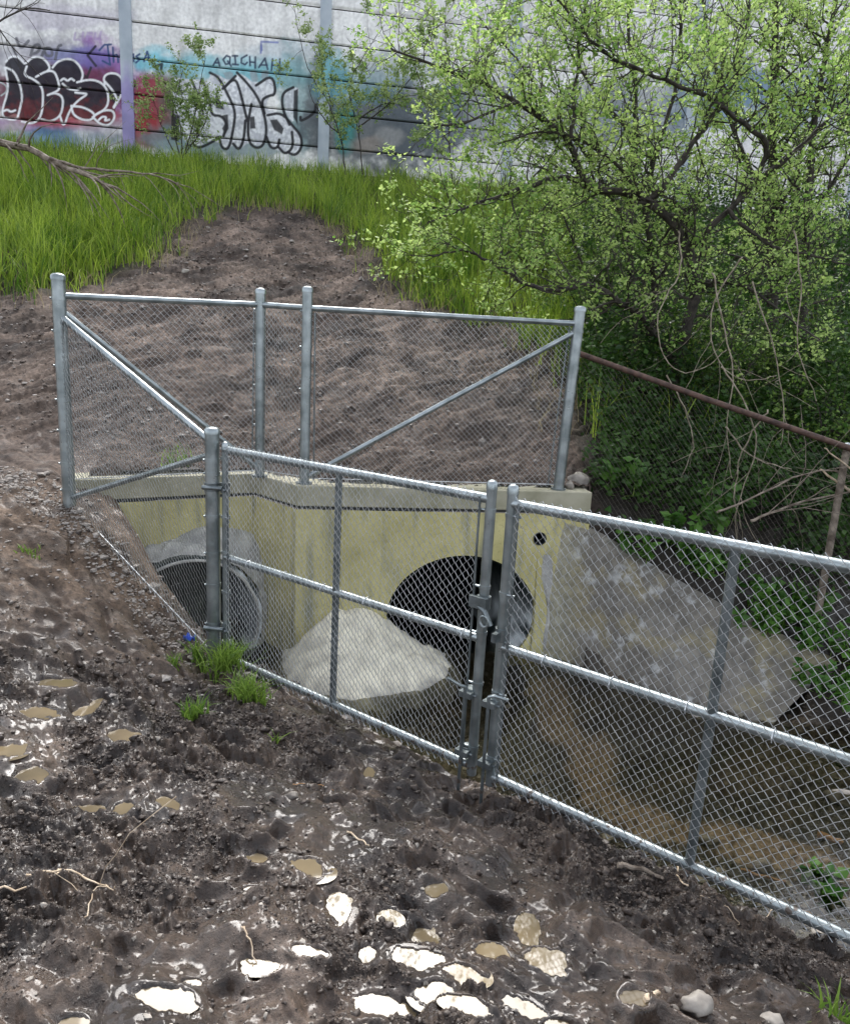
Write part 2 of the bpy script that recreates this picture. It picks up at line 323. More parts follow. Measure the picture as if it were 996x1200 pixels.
SANDL = np.array([atz(*p, -2.42)[:2] for p in [(640, 800), (655, 850), (690, 880), (700, 930), (740, 965), (800, 972), (850, 985), (930, 1000), (1000, 1020)]])
def polydist(x, y, P):
    d = np.full(x.shape, 1e9)
    for a, b in zip(P[:-1], P[1:]):
        e = b-a; t = np.clip(((x-a[0])*e[0]+(y-a[1])*e[1])/(e@e), 0, 1); d = np.minimum(d, np.hypot(x-a[0]-t*e[0], y-a[1]-t*e[1]))
    return d
def soilcolor(x, y, h, D):
    n = x.size
    f = lambda c: np.broadcast_to(np.array(c), (n, 3))
    wetmud = mix(f((.017, .010, .0065)), f((.05, .034, .024)), ss(-.4, .5, fbm(x, y, 3.3, 4, off=1.))[:, None])
    wetmud = mix(wetmud, f((.105, .078, .06)), (ss(.05, .5, fbm(x, y, 1.6, 3, off=6.))*(1-D['rough'])*.8)[:, None])
    dry = mix(f((.062, .043, .030)), f((.145, .108, .08)), ss(-.4, .4, fbm(x, y, 4, 4, off=2.))[:, None])
    slope = mix(f((.05, .037, .030)), f((.155, .122, .1)), ss(-.5, .5, fbm(x, y, 1.7, 5, .6, 7.))[:, None])
    slope = slope*(1+.5*fbm(x*.75+y*.66, (-x*.66+y*.75)*3, .9, 4, .6, 90.)+.35*fbm(x, y, 9, 3, .6, 91.))[:, None]
    slope = mix(slope, f((.075, .055, .044)), (ss(7.6, 6.2, y)*.6)[:, None])
    C = mix(wetmud, dry, D['dry'][:, None]); 
    C = mix(C, slope, np.clip(D['wb']+ss(4.6, 5.4, y)*(x < -2.4), 0, 1)[:, None])
    bedn = fbm(x, y, 1.25, 3, off=11.)
    sand = ss(.13, .03, polydist(x, y, SANDL)*(1+.5*fbm(x, y, 3, 3))-.05)+.25*ss(.1, .5, bedn)
    sand = np.clip(sand, 0, 1)
    bed = mix(f((.04, .034, .022)), f((.34, .26, .18)), (sand*.85)[:, None])
    C = mix(C, bed, D['inch'][:, None])
    g = ss(.0, .25, polysd(x, y, DIRT))*ss(5.6, 6.2, y)
    C = mix(C, f((.035, .035, .016)), g[:, None])
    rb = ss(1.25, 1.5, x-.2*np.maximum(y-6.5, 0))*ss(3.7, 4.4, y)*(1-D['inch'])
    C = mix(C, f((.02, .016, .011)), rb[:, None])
    return C
# ground material: mud, soil and stream bed
m, nt_, b_ = newmat('mud and soil'); N = nt_.nodes; L = nt_.links
a = N.new('ShaderNodeVertexColor'); a.layer_name = 'Col'; tcn = N.new('ShaderNodeTexCoord')
n1 = N.new('ShaderNodeTexNoise'); n1.inputs['Scale'].default_value = 34; n1.inputs['Detail'].default_value = 8; n1.inputs['Roughness'].default_value = .65; L.new(tcn.outputs['Object'], n1.inputs['Vector'])
r1 = N.new('ShaderNodeValToRGB'); r1.color_ramp.elements[0].position = .3; r1.color_ramp.elements[0].color = (.36, .33, .3, 1); r1.color_ramp.elements[1].position = .72; r1.color_ramp.elements[1].color = (1.6, 1.52, 1.45, 1); L.new(n1.outputs[0], r1.inputs[0])
mm = N.new('ShaderNodeMixRGB'); mm.blend_type = 'MULTIPLY'; mm.inputs[0].default_value = 1; L.new(a.outputs[0], mm.inputs[1]); L.new(r1.outputs[0], mm.inputs[2]); L.new(mm.outputs[0], b_.inputs['Base Color'])
n2 = N.new('ShaderNodeTexNoise'); n2.inputs['Scale'].default_value = 5; n2.inputs['Detail'].default_value = 5; L.new(tcn.outputs['Object'], n2.inputs['Vector'])
at = N.new('ShaderNodeAttribute'); at.attribute_name = 'wetness'
mr = N.new('ShaderNodeMapRange'); mr.inputs[1].default_value = 0; mr.inputs[2].default_value = 1; mr.inputs[3].default_value = .85; mr.inputs[4].default_value = .17
ma = N.new('ShaderNodeMath'); ma.operation = 'MULTIPLY_ADD'; ma.inputs[1].default_value = 1.4; ma.inputs[2].default_value = -.7; L.new(n2.outputs[0], ma.inputs[0])
mb = N.new('ShaderNodeMath'); mb.operation = 'ADD'; L.new(ma.outputs[0], mb.inputs[0]); L.new(at.outputs['Fac'], mb.inputs[1]); L.new(mb.outputs[0], mr.inputs[0]); L.new(mr.outputs[0], b_.inputs['Roughness'])
n3 = N.new('ShaderNodeTexNoise'); n3.inputs['Scale'].default_value = 75; n3.inputs['Detail'].default_value = 9; n3.inputs['Roughness'].default_value = .72; L.new(tcn.outputs['Object'], n3.inputs['Vector'])
bp = N.new('ShaderNodeBump'); bp.inputs['Strength'].default_value = .8; bp.inputs['Distance'].default_value = .014; L.new(n3.outputs[0], bp.inputs['Height']); L.new(bp.outputs[0], b_.inputs['Normal'])
M['ground'] = m; L.new(at.outputs['Fac'], b_.inputs['Coat Weight']); b_.inputs['Coat Roughness'].default_value = .16; b_.inputs['Coat IOR'].default_value = 1.36; b_.inputs['Specular IOR Level'].default_value = .4
def ground_sheet(name, r0, r1, nr, a0, a1, na, dz=0):
    rr = np.exp(np.linspace(math.log(r0), math.log(r1), nr)); aa = np.linspace(a0, a1, na)
    Rr, Aa = np.meshgrid(rr, aa, indexing='ij'); x = (Rr*np.sin(Aa)).ravel(); y = (Rr*np.cos(Aa)).ravel()
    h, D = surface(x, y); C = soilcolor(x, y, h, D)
    V = np.stack([x, y, h+dz], 1)
    i = (np.arange(nr-1)[:, None]*na+np.arange(na-1)[None]).ravel()
    Fq = np.stack([i, i+1, i+na+1, i+na], 1)[:, ::-1]
    xc = V[Fq, 0].mean(1); zr = V[Fq, 2].max(1)-V[Fq, 2].min(1); yc = V[Fq, 1].mean(1)
    Fq = Fq[~((zr > .3) & (xc > HL[0]) & (xc < HR[0]) & (np.abs(yc-yline(xc)) < .2))]
    me = npmesh(name, V, Fq, True, C)
    wt = me.attributes.new('wetness', 'FLOAT', 'POINT')
    wv = .55*D['mud']*(1-D['dry'])*(1-.4*D['rough'])+.25*D['pit']*D['mud']+.3*D['wet']+.5*D['inch']
    wt.data.foreach_set('value', wv.astype(np.float32))
    return tag(link(name, me, M['ground']), kind='structure')
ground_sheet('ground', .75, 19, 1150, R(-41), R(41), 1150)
ground_sheet('ground', .75, 60, 160, R(41), R(319), 220, -.004)
ground_sheet('ground', 18.9, 70, 20, R(-41.2), R(41.2), 40, -.01)
g0 = MB(); g0.add([(-.8, -.8, -1.66), (.8, -.8, -1.66), (.8, .8, -1.66), (-.8, .8, -1.66)], [(0, 1, 2, 3)]); tag(g0.build('ground', M['ground']), kind='structure')
# ------------------------------------------------------------------ water
m, nt_, b_ = newmat('puddle water'); N = nt_.nodes; L = nt_.links
M['puddle'] = m; b_.inputs['Roughness'].default_value = .03; b_.inputs['IOR'].default_value = 1.33
tcn = N.new('ShaderNodeTexCoord'); n1 = N.new('ShaderNodeTexNoise'); n1.inputs['Scale'].default_value = 3; n1.inputs['Detail'].default_value = 4; L.new(tcn.outputs['Object'], n1.inputs['Vector'])
r1 = N.new('ShaderNodeValToRGB'); r1.color_ramp.elements[0].position = .35; r1.color_ramp.elements[0].color = (.085, .068, .042, 1); r1.color_ramp.elements[1].position = .65; r1.color_ramp.elements[1].color = (.18, .14, .082, 1)
L.new(n1.outputs[0], r1.inputs[0]); L.new(r1.outputs[0], b_.inputs['Base Color'])
for (cx, cy_, z0, ra, rb, an) in PUDW:
    mb_ = MB(); V = [(cx, cy_, z0)]
    for k in range(28):
        t = 2*math.pi*k/28; u = math.cos(t)*ra*1.5; v = math.sin(t)*rb*1.5
        V.append((cx+u*math.cos(an)-v*math.sin(an), cy_+u*math.sin(an)+v*math.cos(an), z0))
    mb_.add(V, [(0, k+1, (k+1) % 28+1) for k in range(28)])
    tag(mb_.build('puddle', M['puddle']), kind='structure')
m, nt_, b_ = newmat('stream water'); N = nt_.nodes; L = nt_.links; N.remove(b_)
tr_ = N.new('ShaderNodeBsdfTransparent'); tr_.inputs[0].default_value = (.66, .65, .56, 1); gl = N.new('ShaderNodeBsdfGlossy'); gl.inputs['Roughness'].default_value = .04
fr = N.new('ShaderNodeFresnel'); fr.inputs[0].default_value = 1.42; mxs = N.new('ShaderNodeMixShader')
tcn = N.new('ShaderNodeTexCoord'); n1 = N.new('ShaderNodeTexNoise'); n1.inputs['Scale'].default_value = 9; n1.inputs['Detail'].default_value = 4; L.new(tcn.outputs['Object'], n1.inputs['Vector'])
bp = N.new('ShaderNodeBump'); bp.inputs['Strength'].default_value = .25; bp.inputs['Distance'].default_value = .02; L.new(n1.outputs[0], bp.inputs['Height']); L.new(bp.outputs[0], gl.inputs['Normal']); L.new(bp.outputs[0], fr.inputs['Normal'])
L.new(fr.outputs[0], mxs.inputs[0]); L.new(tr_.outputs[0], mxs.inputs[1]); L.new(gl.outputs[0], mxs.inputs[2]); L.new(mxs.outputs[0], N['Material Output'].inputs[0])
mb_ = MB(); mb_.add([(-2.0, 2, WATER), (9, -1, WATER), (9, 4.6, WATER), (2.25, 4.66, WATER), (1.02, 5.66, WATER), (1.0, 7, WATER), (-1.8, 7, WATER)], [(0, 1, 2, 3, 4, 5, 6)])
sw = tag(mb_.build('stream_water', m), kind='structure')

# ------------------------------------------------------------------ culvert headwall
m, nt_, b_ = newmat('weathered yellow concrete'); N = nt_.nodes; L = nt_.links
tcn = N.new('ShaderNodeTexCoord'); n1 = N.new('ShaderNodeTexNoise'); n1.inputs['Scale'].default_value = 2.2; n1.inputs['Detail'].default_value = 8; n1.inputs['Roughness'].default_value = .6; L.new(tcn.outputs['Object'], n1.inputs['Vector'])
r1 = N.new('ShaderNodeValToRGB'); e = r1.color_ramp.elements; e[0].position = .3; e[0].color = (.37, .33, .13, 1); e[1].position = .7; e[1].color = (.55, .50, .24, 1); L.new(n1.outputs[0], r1.inputs[0])
n2 = N.new('ShaderNodeTexNoise'); n2.inputs['Scale'].default_value = 4; n2.inputs['Detail'].default_value = 6
mp = N.new('ShaderNodeMapping'); mp.inputs['Scale'].default_value = (2.5, 2.5, .35); L.new(tcn.outputs['Object'], mp.inputs[0]); L.new(mp.outputs[0], n2.inputs['Vector'])
r2 = N.new('ShaderNodeValToRGB'); e = r2.color_ramp.elements; e[0].position = .5; e[0].color = (0, 0, 0, 1); e[1].position = .72; e[1].color = (1, 1, 1, 1); L.new(n2.outputs[0], r2.inputs[0])
mm = N.new('ShaderNodeMixRGB'); L.new(r2.outputs[0], mm.inputs[0]); L.new(r1.outputs[0], mm.inputs[1]); mm.inputs[2].default_value = (.22, .22, .15, 1)
n4 = N.new('ShaderNodeTexNoise'); n4.inputs['Scale'].default_value = 60; n4.inputs['Detail'].default_value = 3; L.new(tcn.outputs['Object'], n4.inputs['Vector'])
r4 = N.new('ShaderNodeValToRGB'); e = r4.color_ramp.elements; e[0].position = .25; e[0].color = (.55, .55, .5, 1); e[1].position = .42; e[1].color = (1, 1, 1, 1); L.new(n4.outputs[0], r4.inputs[0])
m4 = N.new('ShaderNodeMixRGB'); m4.blend_type = 'MULTIPLY'; m4.inputs[0].default_value = .8; L.new(mm.outputs[0], m4.inputs[1]); L.new(r4.outputs[0], m4.inputs[2]); L.new(m4.outputs[0], b_.inputs['Base Color'])
b_.inputs['Roughness'].default_value = .8
bp = N.new('ShaderNodeBump'); bp.inputs['Strength'].default_value = .35; bp.inputs['Distance'].default_value = .006; L.new(n4.outputs[0], bp.inputs['Height']); L.new(bp.outputs[0], b_.inputs['Normal'])
M['yconc'] = m
M['cap'] = pmat('grey green cast concrete', (.25, .24, .16), (.38, .36, .27), (.75, .9), 5, 8, .3, 50, bdist=.005)
M['mortar'] = pmat('grey mortar', (.24, .24, .23), (.5, .49, .45), (.7, .9), 6, 8, .7, 26, bdist=.015)
M['apron'] = pmat('cream mortar', (.42, .39, .3), (.62, .59, .48), (.7, .9), 4, 8, .4, 40, bdist=.01)
TH = .3
pts = [np.array(p) for p in (HL, C1, C2, HR)]
ext = pts[0]+(pts[0]-pts[1])/np.linalg.norm(pts[0]-pts[1])*.08
FL = [ext]+pts[1:]
def offset(poly, d):
    out = []
    for i, p in enumerate(poly):
        ns = []
        for a, b in ((i-1, i), (i, i+1)):
            if a < 0 or b >= len(poly): continue
            e = poly[b]-poly[a]; e = e/np.linalg.norm(e); ns.append(np.array([-e[1], e[0]]))
        n = sum(ns); n = n/np.linalg.norm(n); out.append(p+n*d/(n@ns[0]))
    return out
BL = offset(FL, TH)
hw = empty('culvert_headwall', (0, 5.5, -2.5), 'yellowish concrete culvert headwall with two round pipe openings below the fence on its top', 'headwall')
def prism_band(z0, z1, fo=0., bo=0., name='wall', m=None, bevel=.008):
    A = offset(FL, -fo) if fo else FL; B = offset(BL, bo) if bo else BL
    n = len(A); V = [(*p, z) for z in (z0, z1) for p in A]+[(*p, z) for z in (z0, z1) for p in B]
    Fs = []
    for i in range(n-1):
        Fs += [(i, i+1, n+i+1, n+i), (2*n+i+1, 2*n+i, 3*n+i, 3*n+i+1), (n+i, n+i+1, 3*n+i+1, 3*n+i), (2*n+i, 2*n+i+1, i+1, i)]
    Fs += [(0, n, 3*n, 2*n), (n-1, 3*n-1, 4*n-1, 2*n-1)]
    mb = MB(); mb.add(V, Fs); return mb.build(name, m, hw, bevel=bevel)
GR = CT-.168
prism_band(GR+.012, CT, name='cap', m=M['cap'])
prism_band(GR-.012, GR+.0119, fo=-.03, bo=-.03, name='joint', m=M['black'], bevel=0)
# the wall with real pipe openings: front skin is a grid per segment with the hole left out
def seg_frame(a, b): e = (b-a); Ls = np.linalg.norm(e); e = e/Ls; return e, np.array([e[1], -e[0]]), Ls   # along, outward (to the viewer)
def wall_hit(px, py, a, b):
    e, n, Ls = seg_frame(a, b); d = ray(px, py); t = (a@n)/(d[:2]@n); P = d*t; return (P[:2]-a)@e, P[2]
holes = {}
uR, zR = wall_hit(541, 722, pts[2], pts[3]); _e, nn_, _ = seg_frame(ext, pts[1]); OUT = .26; uLq, zL = wall_hit(240, 733, ext+nn_*OUT, pts[1]+nn_*OUT); uLq = min(uLq, np.linalg.norm(pts[1]-ext)-.56); print('left pipe', uLq, zL, np.linalg.norm(pts[1]-ext))
holes[2] = [(uR, zR, .6, .5)]; holes[0] = [(uLq, zL, .53, .53)]
uD, zD = wall_hit(632, 631, pts[2], pts[3]); holes[2].append((uD, zD, .048, .048))
uE, zE = wall_hit(147, 634, ext, pts[1]); holes[0].append((uE, zE, .05, .05))
wall = MB()
ZB, ZT = -2.75, GR-.012
for si in range(3):
    a, b = FL[si], FL[si+1]; e, n, Ls = seg_frame(a, b)
    hl = holes.get(si, [])
    P3 = lambda u, z, dd=0.: (a[0]+e[0]*u-n[0]*dd, a[1]+e[1]*u-n[1]*dd, z)
    # build with strips: split the face at the centre of every hole so each piece is a simple polygon
    cuts = [0.]+sorted(h[0] for h in hl)+[Ls]; hs_ = sorted(hl)
    for ci in range(len(cuts)-1):
        u0, u1 = cuts[ci], cuts[ci+1]
        poly = []
        # left edge upwards
        def half(h, side):
            cu, cz, rx, rz = h; out = []
            for k in range(25):
                t = -math.pi/2+math.pi*k/24; out.append((cu+side*rx*math.cos(t), cz+rz*math.sin(t)))
            return out
        poly.append((u0, ZB))
        if ci > 0:
            for q in half(hs_[ci-1], 1):
                if q[1] > ZB: poly.append(q)
        poly.append((u0, ZT)); poly.append((u1, ZT))
        if ci < len(cuts)-2:
            for q in half(hs_[ci], -1)[::-1]:
                if q[1] > ZB: poly.append(q)
        poly.append((u1, ZB))
        wall.add([P3(*q) for q in poly], [tuple(range(len(poly)))[::-1]])
    for (cu, cz, rx, rz) in hl:                      # reveal inside each hole
        K = 48; ring = [(cu+rx*math.cos(2*math.pi*k/K), cz+rz*math.sin(2*math.pi*k/K)) for k in range(K)]
        V = [P3(*q) for q in ring]+[P3(*q, TH) for q in ring]
        wall.add(V, [(k, (k+1) % K, K+(k+1) % K, K+k) for k in range(K)])
n = len(FL)
wall.add([(*FL[-1], ZB), (*BL[-1], ZB), (*BL[-1], ZT), (*FL[-1], ZT)], [(0, 1, 2, 3)])
wall.add([(*FL[0], ZB), (*BL[0], ZB), (*BL[0], ZT), (*FL[0], ZT)], [(0, 3, 2, 1)])
wall.build('wall', M['yconc'], hw)
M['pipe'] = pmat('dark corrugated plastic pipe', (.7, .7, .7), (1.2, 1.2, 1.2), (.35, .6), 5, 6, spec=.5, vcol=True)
M['pipewall'] = pmat('algae stained pipe end', (.06, .08, .08), (.4, .44, .44), (.4, .7), 3.5, 6, .3, 40)
def pipe(cu, cz, rx, rz, a, b, out, length, skew, label, m, mouth_light=1.):
    e, n, Ls = seg_frame(a, b); mb = MB(); K = 56; S = 60; V = []
    for s in range(S+1):
        t = -out+(length+out)*s/S; k_ = (1-.02*(.5+.5*math.sin(t*70)))
        for k in range(K):
            A = 2*math.pi*k/K; u = cu+rx*.985*k_*math.cos(A)+skew*max(t, 0); z = cz+rz*.985*k_*math.sin(A)
            V.append((a[0]+e[0]*u-n[0]*t, a[1]+e[1]*u-n[1]*t, z))
    Fs = [(s*K+k, (s+1)*K+k, (s+1)*K+(k+1) % K, s*K+(k+1) % K) for s in range(S) for k in range(K)]
    if out > 0:        # outer shell of the part that sticks out
        base_ = len(V)
        for t in (-out, .05):
            for k in range(K):
                A = 2*math.pi*k/K; u = cu+(rx+.025)*math.cos(A); z = cz+(rz+.025)*math.sin(A); V.append((a[0]+e[0]*u-n[0]*t, a[1]+e[1]*u-n[1]*t, z))
        Fs += [(base_+k, base_+(k+1) % K, base_+K+(k+1) % K, base_+K+k) for k in range(K)]
        Fs += [(k, (k+1) % K, base_+(k+1) % K, base_+k) for k in range(K)]
    Fs.append(tuple(range(S*K, S*K+K)))
    mb.add(V, Fs); o = mb.build('pipe', m, hw, smooth=True); o['label'] = label
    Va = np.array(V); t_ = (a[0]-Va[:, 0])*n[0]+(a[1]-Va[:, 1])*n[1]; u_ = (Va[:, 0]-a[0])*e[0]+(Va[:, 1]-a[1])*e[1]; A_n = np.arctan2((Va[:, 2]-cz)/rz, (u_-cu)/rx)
    st = np.exp(-((A_n+(.45 if mouth_light < 2 else .15))/(.42 if mouth_light < 2 else .75))**2)*ss(.75*mouth_light, .0, t_)*(.6+.8*fbm(A_n*rx, t_*.35, 7, 4, .6, 3.)); st = np.clip(st*mouth_light*1.3, 0, 1)[:, None]  # outside light on the inner wall near the mouth, painted into the colour
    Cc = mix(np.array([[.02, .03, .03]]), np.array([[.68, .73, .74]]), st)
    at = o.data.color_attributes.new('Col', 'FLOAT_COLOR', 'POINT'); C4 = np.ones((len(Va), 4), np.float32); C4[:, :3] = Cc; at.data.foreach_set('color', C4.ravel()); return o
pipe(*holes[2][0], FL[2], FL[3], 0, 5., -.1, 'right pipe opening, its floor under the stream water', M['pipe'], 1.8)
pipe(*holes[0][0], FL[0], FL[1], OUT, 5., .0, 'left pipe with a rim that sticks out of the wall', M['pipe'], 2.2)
for (cu, cz, rx, rz), si in ((holes[2][1], 2), (holes[0][1], 0)):
    a, b = FL[si], FL[si+1]; e, n_, _ = seg_frame(a, b); K = 20; V = []
    for t in (-.012, TH-.02):
        for rr_ in (rx*.98, rx*1.12):
            for k in range(K): u = cu+rr_*math.cos(6.2832*k/K); V.append((a[0]+e[0]*u-n_[0]*t, a[1]+e[1]*u-n_[1]*t, cz+rr_*math.sin(6.2832*k/K)))
    mb = MB(); mb.add(V, [(k, (k+1) % K, K+(k+1) % K, K+k) for k in range(K)]+[(k, (k+1) % K, 2*K+(k+1) % K, 2*K+k) for k in range(K)]+[tuple(range(2*K, 3*K))]); mb.build('drain_hole', M['black'], hw)
# mortar packed round the pipes (lumpy rings on the wall face)
def mortar(cu, cz, rx, rz, a, b, t0, t1, wfun, thick, name, m, seed):
    e, n, Ls = seg_frame(a, b); na, nr = 90, 14; V = []
    for i in range(na):
        A = t0+(t1-t0)*i/(na-1); wd = wfun((i/(na-1)))*(1+.25*float(fbm(np.array([i*.09]), np.array([seed*3.1]), 1, 3)[0]))
        for j in range(nr):
            f = j/(nr-1); u = cu+(rx+wd*f)*math.cos(A); z = cz+(rz+wd*f)*math.sin(A)
            nn = float(fbm(np.array([u]), np.array([z]), 9, 3, .5, seed)[0])
            t = thick*(1-f**2.2)*(.85+.35*nn)+.004*(1-f)-.003*(f > .99)
            V.append((a[0]+e[0]*u+n[0]*t, a[1]+e[1]*u+n[1]*t, z))
    mb = MB(); mb.add(V, [(i*nr+j, (i+1)*nr+j, (i+1)*nr+j+1, i*nr+j+1) for i in range(na-1) for j in range(nr-1)])
    return mb.build(name, m, hw, smooth=True)
cu, cz, rx, rz = holes[0][0]
e, n, _ = seg_frame(FL[0], FL[1]); na, nr = 120, 24; V = []
for i in range(na):
    A = mix(R(-80), R(195), i/(na-1)); side_ = ss(-.3, .9, math.cos(A)); wd = float(.07+.24*side_)
    for j in range(nr):
        f = j/(nr-1); lump = float(fbm(np.array([A*1.3]), np.array([f*1.2]), 2.2, 4, .6, 5.)[0])
        rad = .03+wd*f**1.3+.03*lump*math.sin(math.pi*f)+.02*lump; t = OUT*(.93 if side_ > .3 else .75+.18*float(side_)/.3)*(1-f)**.8-.01*f
        V.append((FL[0][0]+e[0]*(cu+(rx+rad)*math.cos(A))+n[0]*t, FL[0][1]+e[1]*(cu+(rx+rad)*math.cos(A))+n[1]*t, cz+(rz+rad)*math.sin(A)))
mb = MB(); mb.add(V, [(i*nr+j, i*nr+j+1, (i+1)*nr+j+1, (i+1)*nr+j) for i in range(na-1) for j in range(nr-1)]); mb.build('mortar_collar', M['mortar'], hw, smooth=True)['label'] = 'rough grey mortar packed round the protruding left pipe'
cu, cz, rx, rz = holes[2][0]

for (cu, cz, rx, rz), si, t in ((holes[0][0], 0, OUT+.003), (holes[2][0], 2, -.09)):
    a, b = FL[si], FL[si+1]; e, n_, _ = seg_frame(a, b)
    tube_pts = [(a[0]+e[0]*(cu+(rx*.99)*math.cos(6.2832*k/64))+n_[0]*t, a[1]+e[1]*(cu+(rx*.99)*math.cos(6.2832*k/64))+n_[1]*t, cz+rz*.99*math.sin(6.2832*k/64)) for k in range(65)]
    mb = MB(); mb.tube(tube_pts, .012, 8, caps=False); mb.build('pipe_rim', M['mortar'] if si == 0 else M['pipewall'], hw, smooth=True)
# grey streak of old mortar beside the right pipe
mb = MB(); e, n_, _ = seg_frame(FL[2], FL[3])
u0, z0 = wall_hit(641, 650, FL[2], FL[3]); u1, z1 = wall_hit(643, 770, FL[2], FL[3]); V = []
for i in range(20):
    f = i/19; wd = .03+.02*math.sin(f*9)
    for s_ in (-1, -.5, .5, 1):
        u = mix(u0, u1, f)+wd*s_; t = .012 if abs(s_) < .9 else -.001; V.append((FL[2][0]+e[0]*u+n_[0]*t, FL[2][1]+e[1]*u+n_[1]*t, mix(z0, z1, f)))
mb.add(V, [(i*4+j, i*4+j+1, i*4+j+5, i*4+j+4) for i in range(19) for j in range(3)]); mb.build('mortar_streak', M['mortar'], hw, smooth=True)
# wing wall: a warped concrete slab leaning back into the right bank
def wing_color(P):
    x = P[:, 0]; z = P[:, 2]; n = len(x); f = lambda c: np.broadcast_to(np.array(c), (n, 3)); s = x*1.25
    C = mix(f((.13, .118, .098)), f((.19, .175, .148)), ss(-.4, .5, fbm(s, z, 2.2, 5, .6, 3.))[:, None])
    C = mix(C, f((.24, .205, .11)), (ss(.0, .7, fbm(s, z*1.3, 2.4, 5, .62, 31.))*.65)[:, None])
    C = mix(C, f((.5, .51, .5)), (ss(.55, 1.0, fbm(s, z, 5, 5, .7, 17.)+.8*np.exp(-((s-2.05)/.45)**2-((z+1.66)/.11)**2))*.6)[:, None])
    C = mix(C, f((.11, .105, .095)), (ss(.15, .7, fbm(s*1.8, z*.5, 3, 5, .6, 41.))*.35)[:, None])
    C = mix(C, f((.4, .38, .26)), (ss(1.35, 1.05, x)*.6)[:, None])
    return C
M['wing'] = pmat('stained grey concrete', (.75, .75, .75), (1.15, 1.15, 1.15), (.65, .9), 22, 8, .5, 45, vcol=True, bdist=.008)
nu, nv = 160, 60; V = []
top_px = [(645, 604), (700, 632), (770, 676), (838, 714), (905, 748), (974, 780)]
topY = [5.66, 5.58, 5.45, 5.3, 5.16, 5.02]
TP = np.array([atY(*p, Y) for p, Y in zip(top_px, topY)])
Bz = -2.6
WTP = []
for layer in (0, 1):
    for i in range(nu):
        f = i/(nu-1); T = np.array([np.interp(f, np.linspace(0, 1, 6), TP[:, k]) for k in range(3)])
        B = np.array([*mix(WB0, WB1, f), Bz]); 
        e_ = np.array([WB1[1]-WB0[1], -(WB1[0]-WB0[0]), 0]); e_ = -e_/np.linalg.norm(e_)     # away from the stream
        if layer == 0: WTP.append(T)
        for j in range(nv):
            g = j/(nv-1); P = mix(B, T, g)+e_*(.14 if layer else 0)
            P = P+e_*.05*math.sin(math.pi*g)*f
            V.append(P+np.array([0, 0, .01 if layer else 0]))
V = np.array(V); V[:, :2] += (.006*fbm(V[:, 0]*1.2, V[:, 2], 12, 3))[:, None]*np.array([-.6, .7])
fq = []; o2 = nu*nv
for i in range(nu-1):
    for j in range(nv-1):
        a = i*nv+j; fq.append((a, a+nv, a+nv+1, a+1)); fq.append((o2+a, o2+a+1, o2+a+nv+1, o2+a+nv))
    a = i*nv+nv-1; fq.append((a, a+nv, o2+a+nv, o2+a))
for j in range(nv-1): a = (nu-1)*nv+j; fq.append((a, o2+a, o2+a+1, a+1)); a = j; fq.append((a, a+1, o2+a+1, o2+a))
me = npmesh('wing_wall', V, np.array(fq), True, wing_color(V)); me.set_sharp_from_angle(angle=R(50))
tag(link('wing_wall', me, M['wing']), 'sloping stained grey concrete wing wall right of the right pipe', 'wall')
# apron: the cream mortar mound between the pipes
nx_, ny_ = 90, 60; V = []
X = np.linspace(-1.2, .35, nx_); Y = np.linspace(4.35, 5.75, ny_)
XX, YY = np.meshgrid(X, Y, indexing='ij')
rx_ = (XX+.6)/np.where(XX > -.6, .98, .55); ry_ = (5.42-YY)/.86
d_ = np.sqrt(rx_**2*1+(ry_-.15*rx_)**2)
ZZ = -2.48+.54*np.clip(1.06-d_**1.15, 0, .93)+.035*fbm(XX, YY, 3, 4, .55)+.012*np.abs(fbm(XX, YY, 9, 3))+.006*fbm(XX, YY, 18, 2)
ZZ = np.where(YY > 5.4, np.maximum(ZZ, -2.5), ZZ)
Vt = np.stack([XX.ravel(), YY.ravel(), ZZ.ravel()], 1); i_ = (np.arange(nx_-1)[:, None]*ny_+np.arange(ny_-1)[None]).ravel(); Fq = np.stack([i_, i_+ny_, i_+ny_+1, i_+1], 1)
yl_ = np.interp(Vt[:, 0], [HL[0], C1[0], C2[0], HR[0]], [HL[1], C1[1], C2[1], HR[1]])
keep = (Vt[Fq].mean(1)[:, 1] < np.interp(Vt[Fq].mean(1)[:, 0], [HL[0], C1[0], C2[0], HR[0]], [HL[1], C1[1], C2[1], HR[1]])+.08)
fl = ss(-2.42, -2.3, Vt[:, 2]+.06*fbm(Vt[:, 0], Vt[:, 1], 6, 3)); cc = mix(np.array([.26, .25, .23]), np.array([.68, .64, .52]), fl[:, None])
M['apronv'] = pmat('cream and grey mortar', (.8, .8, .8), (1.15, 1.15, 1.12), (.7, .9), 9, 8, .5, 40, vcol=True, bdist=.01)
nV = len(Vt); Vb = Vt.copy(); Vb[:, 2] = -2.62
cnt = {}
for q in Fq[keep]:
    for a, b in zip(q, np.roll(q, -1)): cnt[(a, b)] = 1
side = [(a, b) for (a, b) in cnt if (b, a) not in cnt]
F_all = np.concatenate([Fq[keep], np.array([(b, a, a+nV, b+nV) for a, b in side])])
me = npmesh('mortar_apron', np.concatenate([Vt, Vb]), F_all, True, np.concatenate([cc, cc]))
tag(link('mortar_apron', me, M['apronv']), 'rounded cream mortar mound at the foot of the headwall between the two pipes', 'apron')

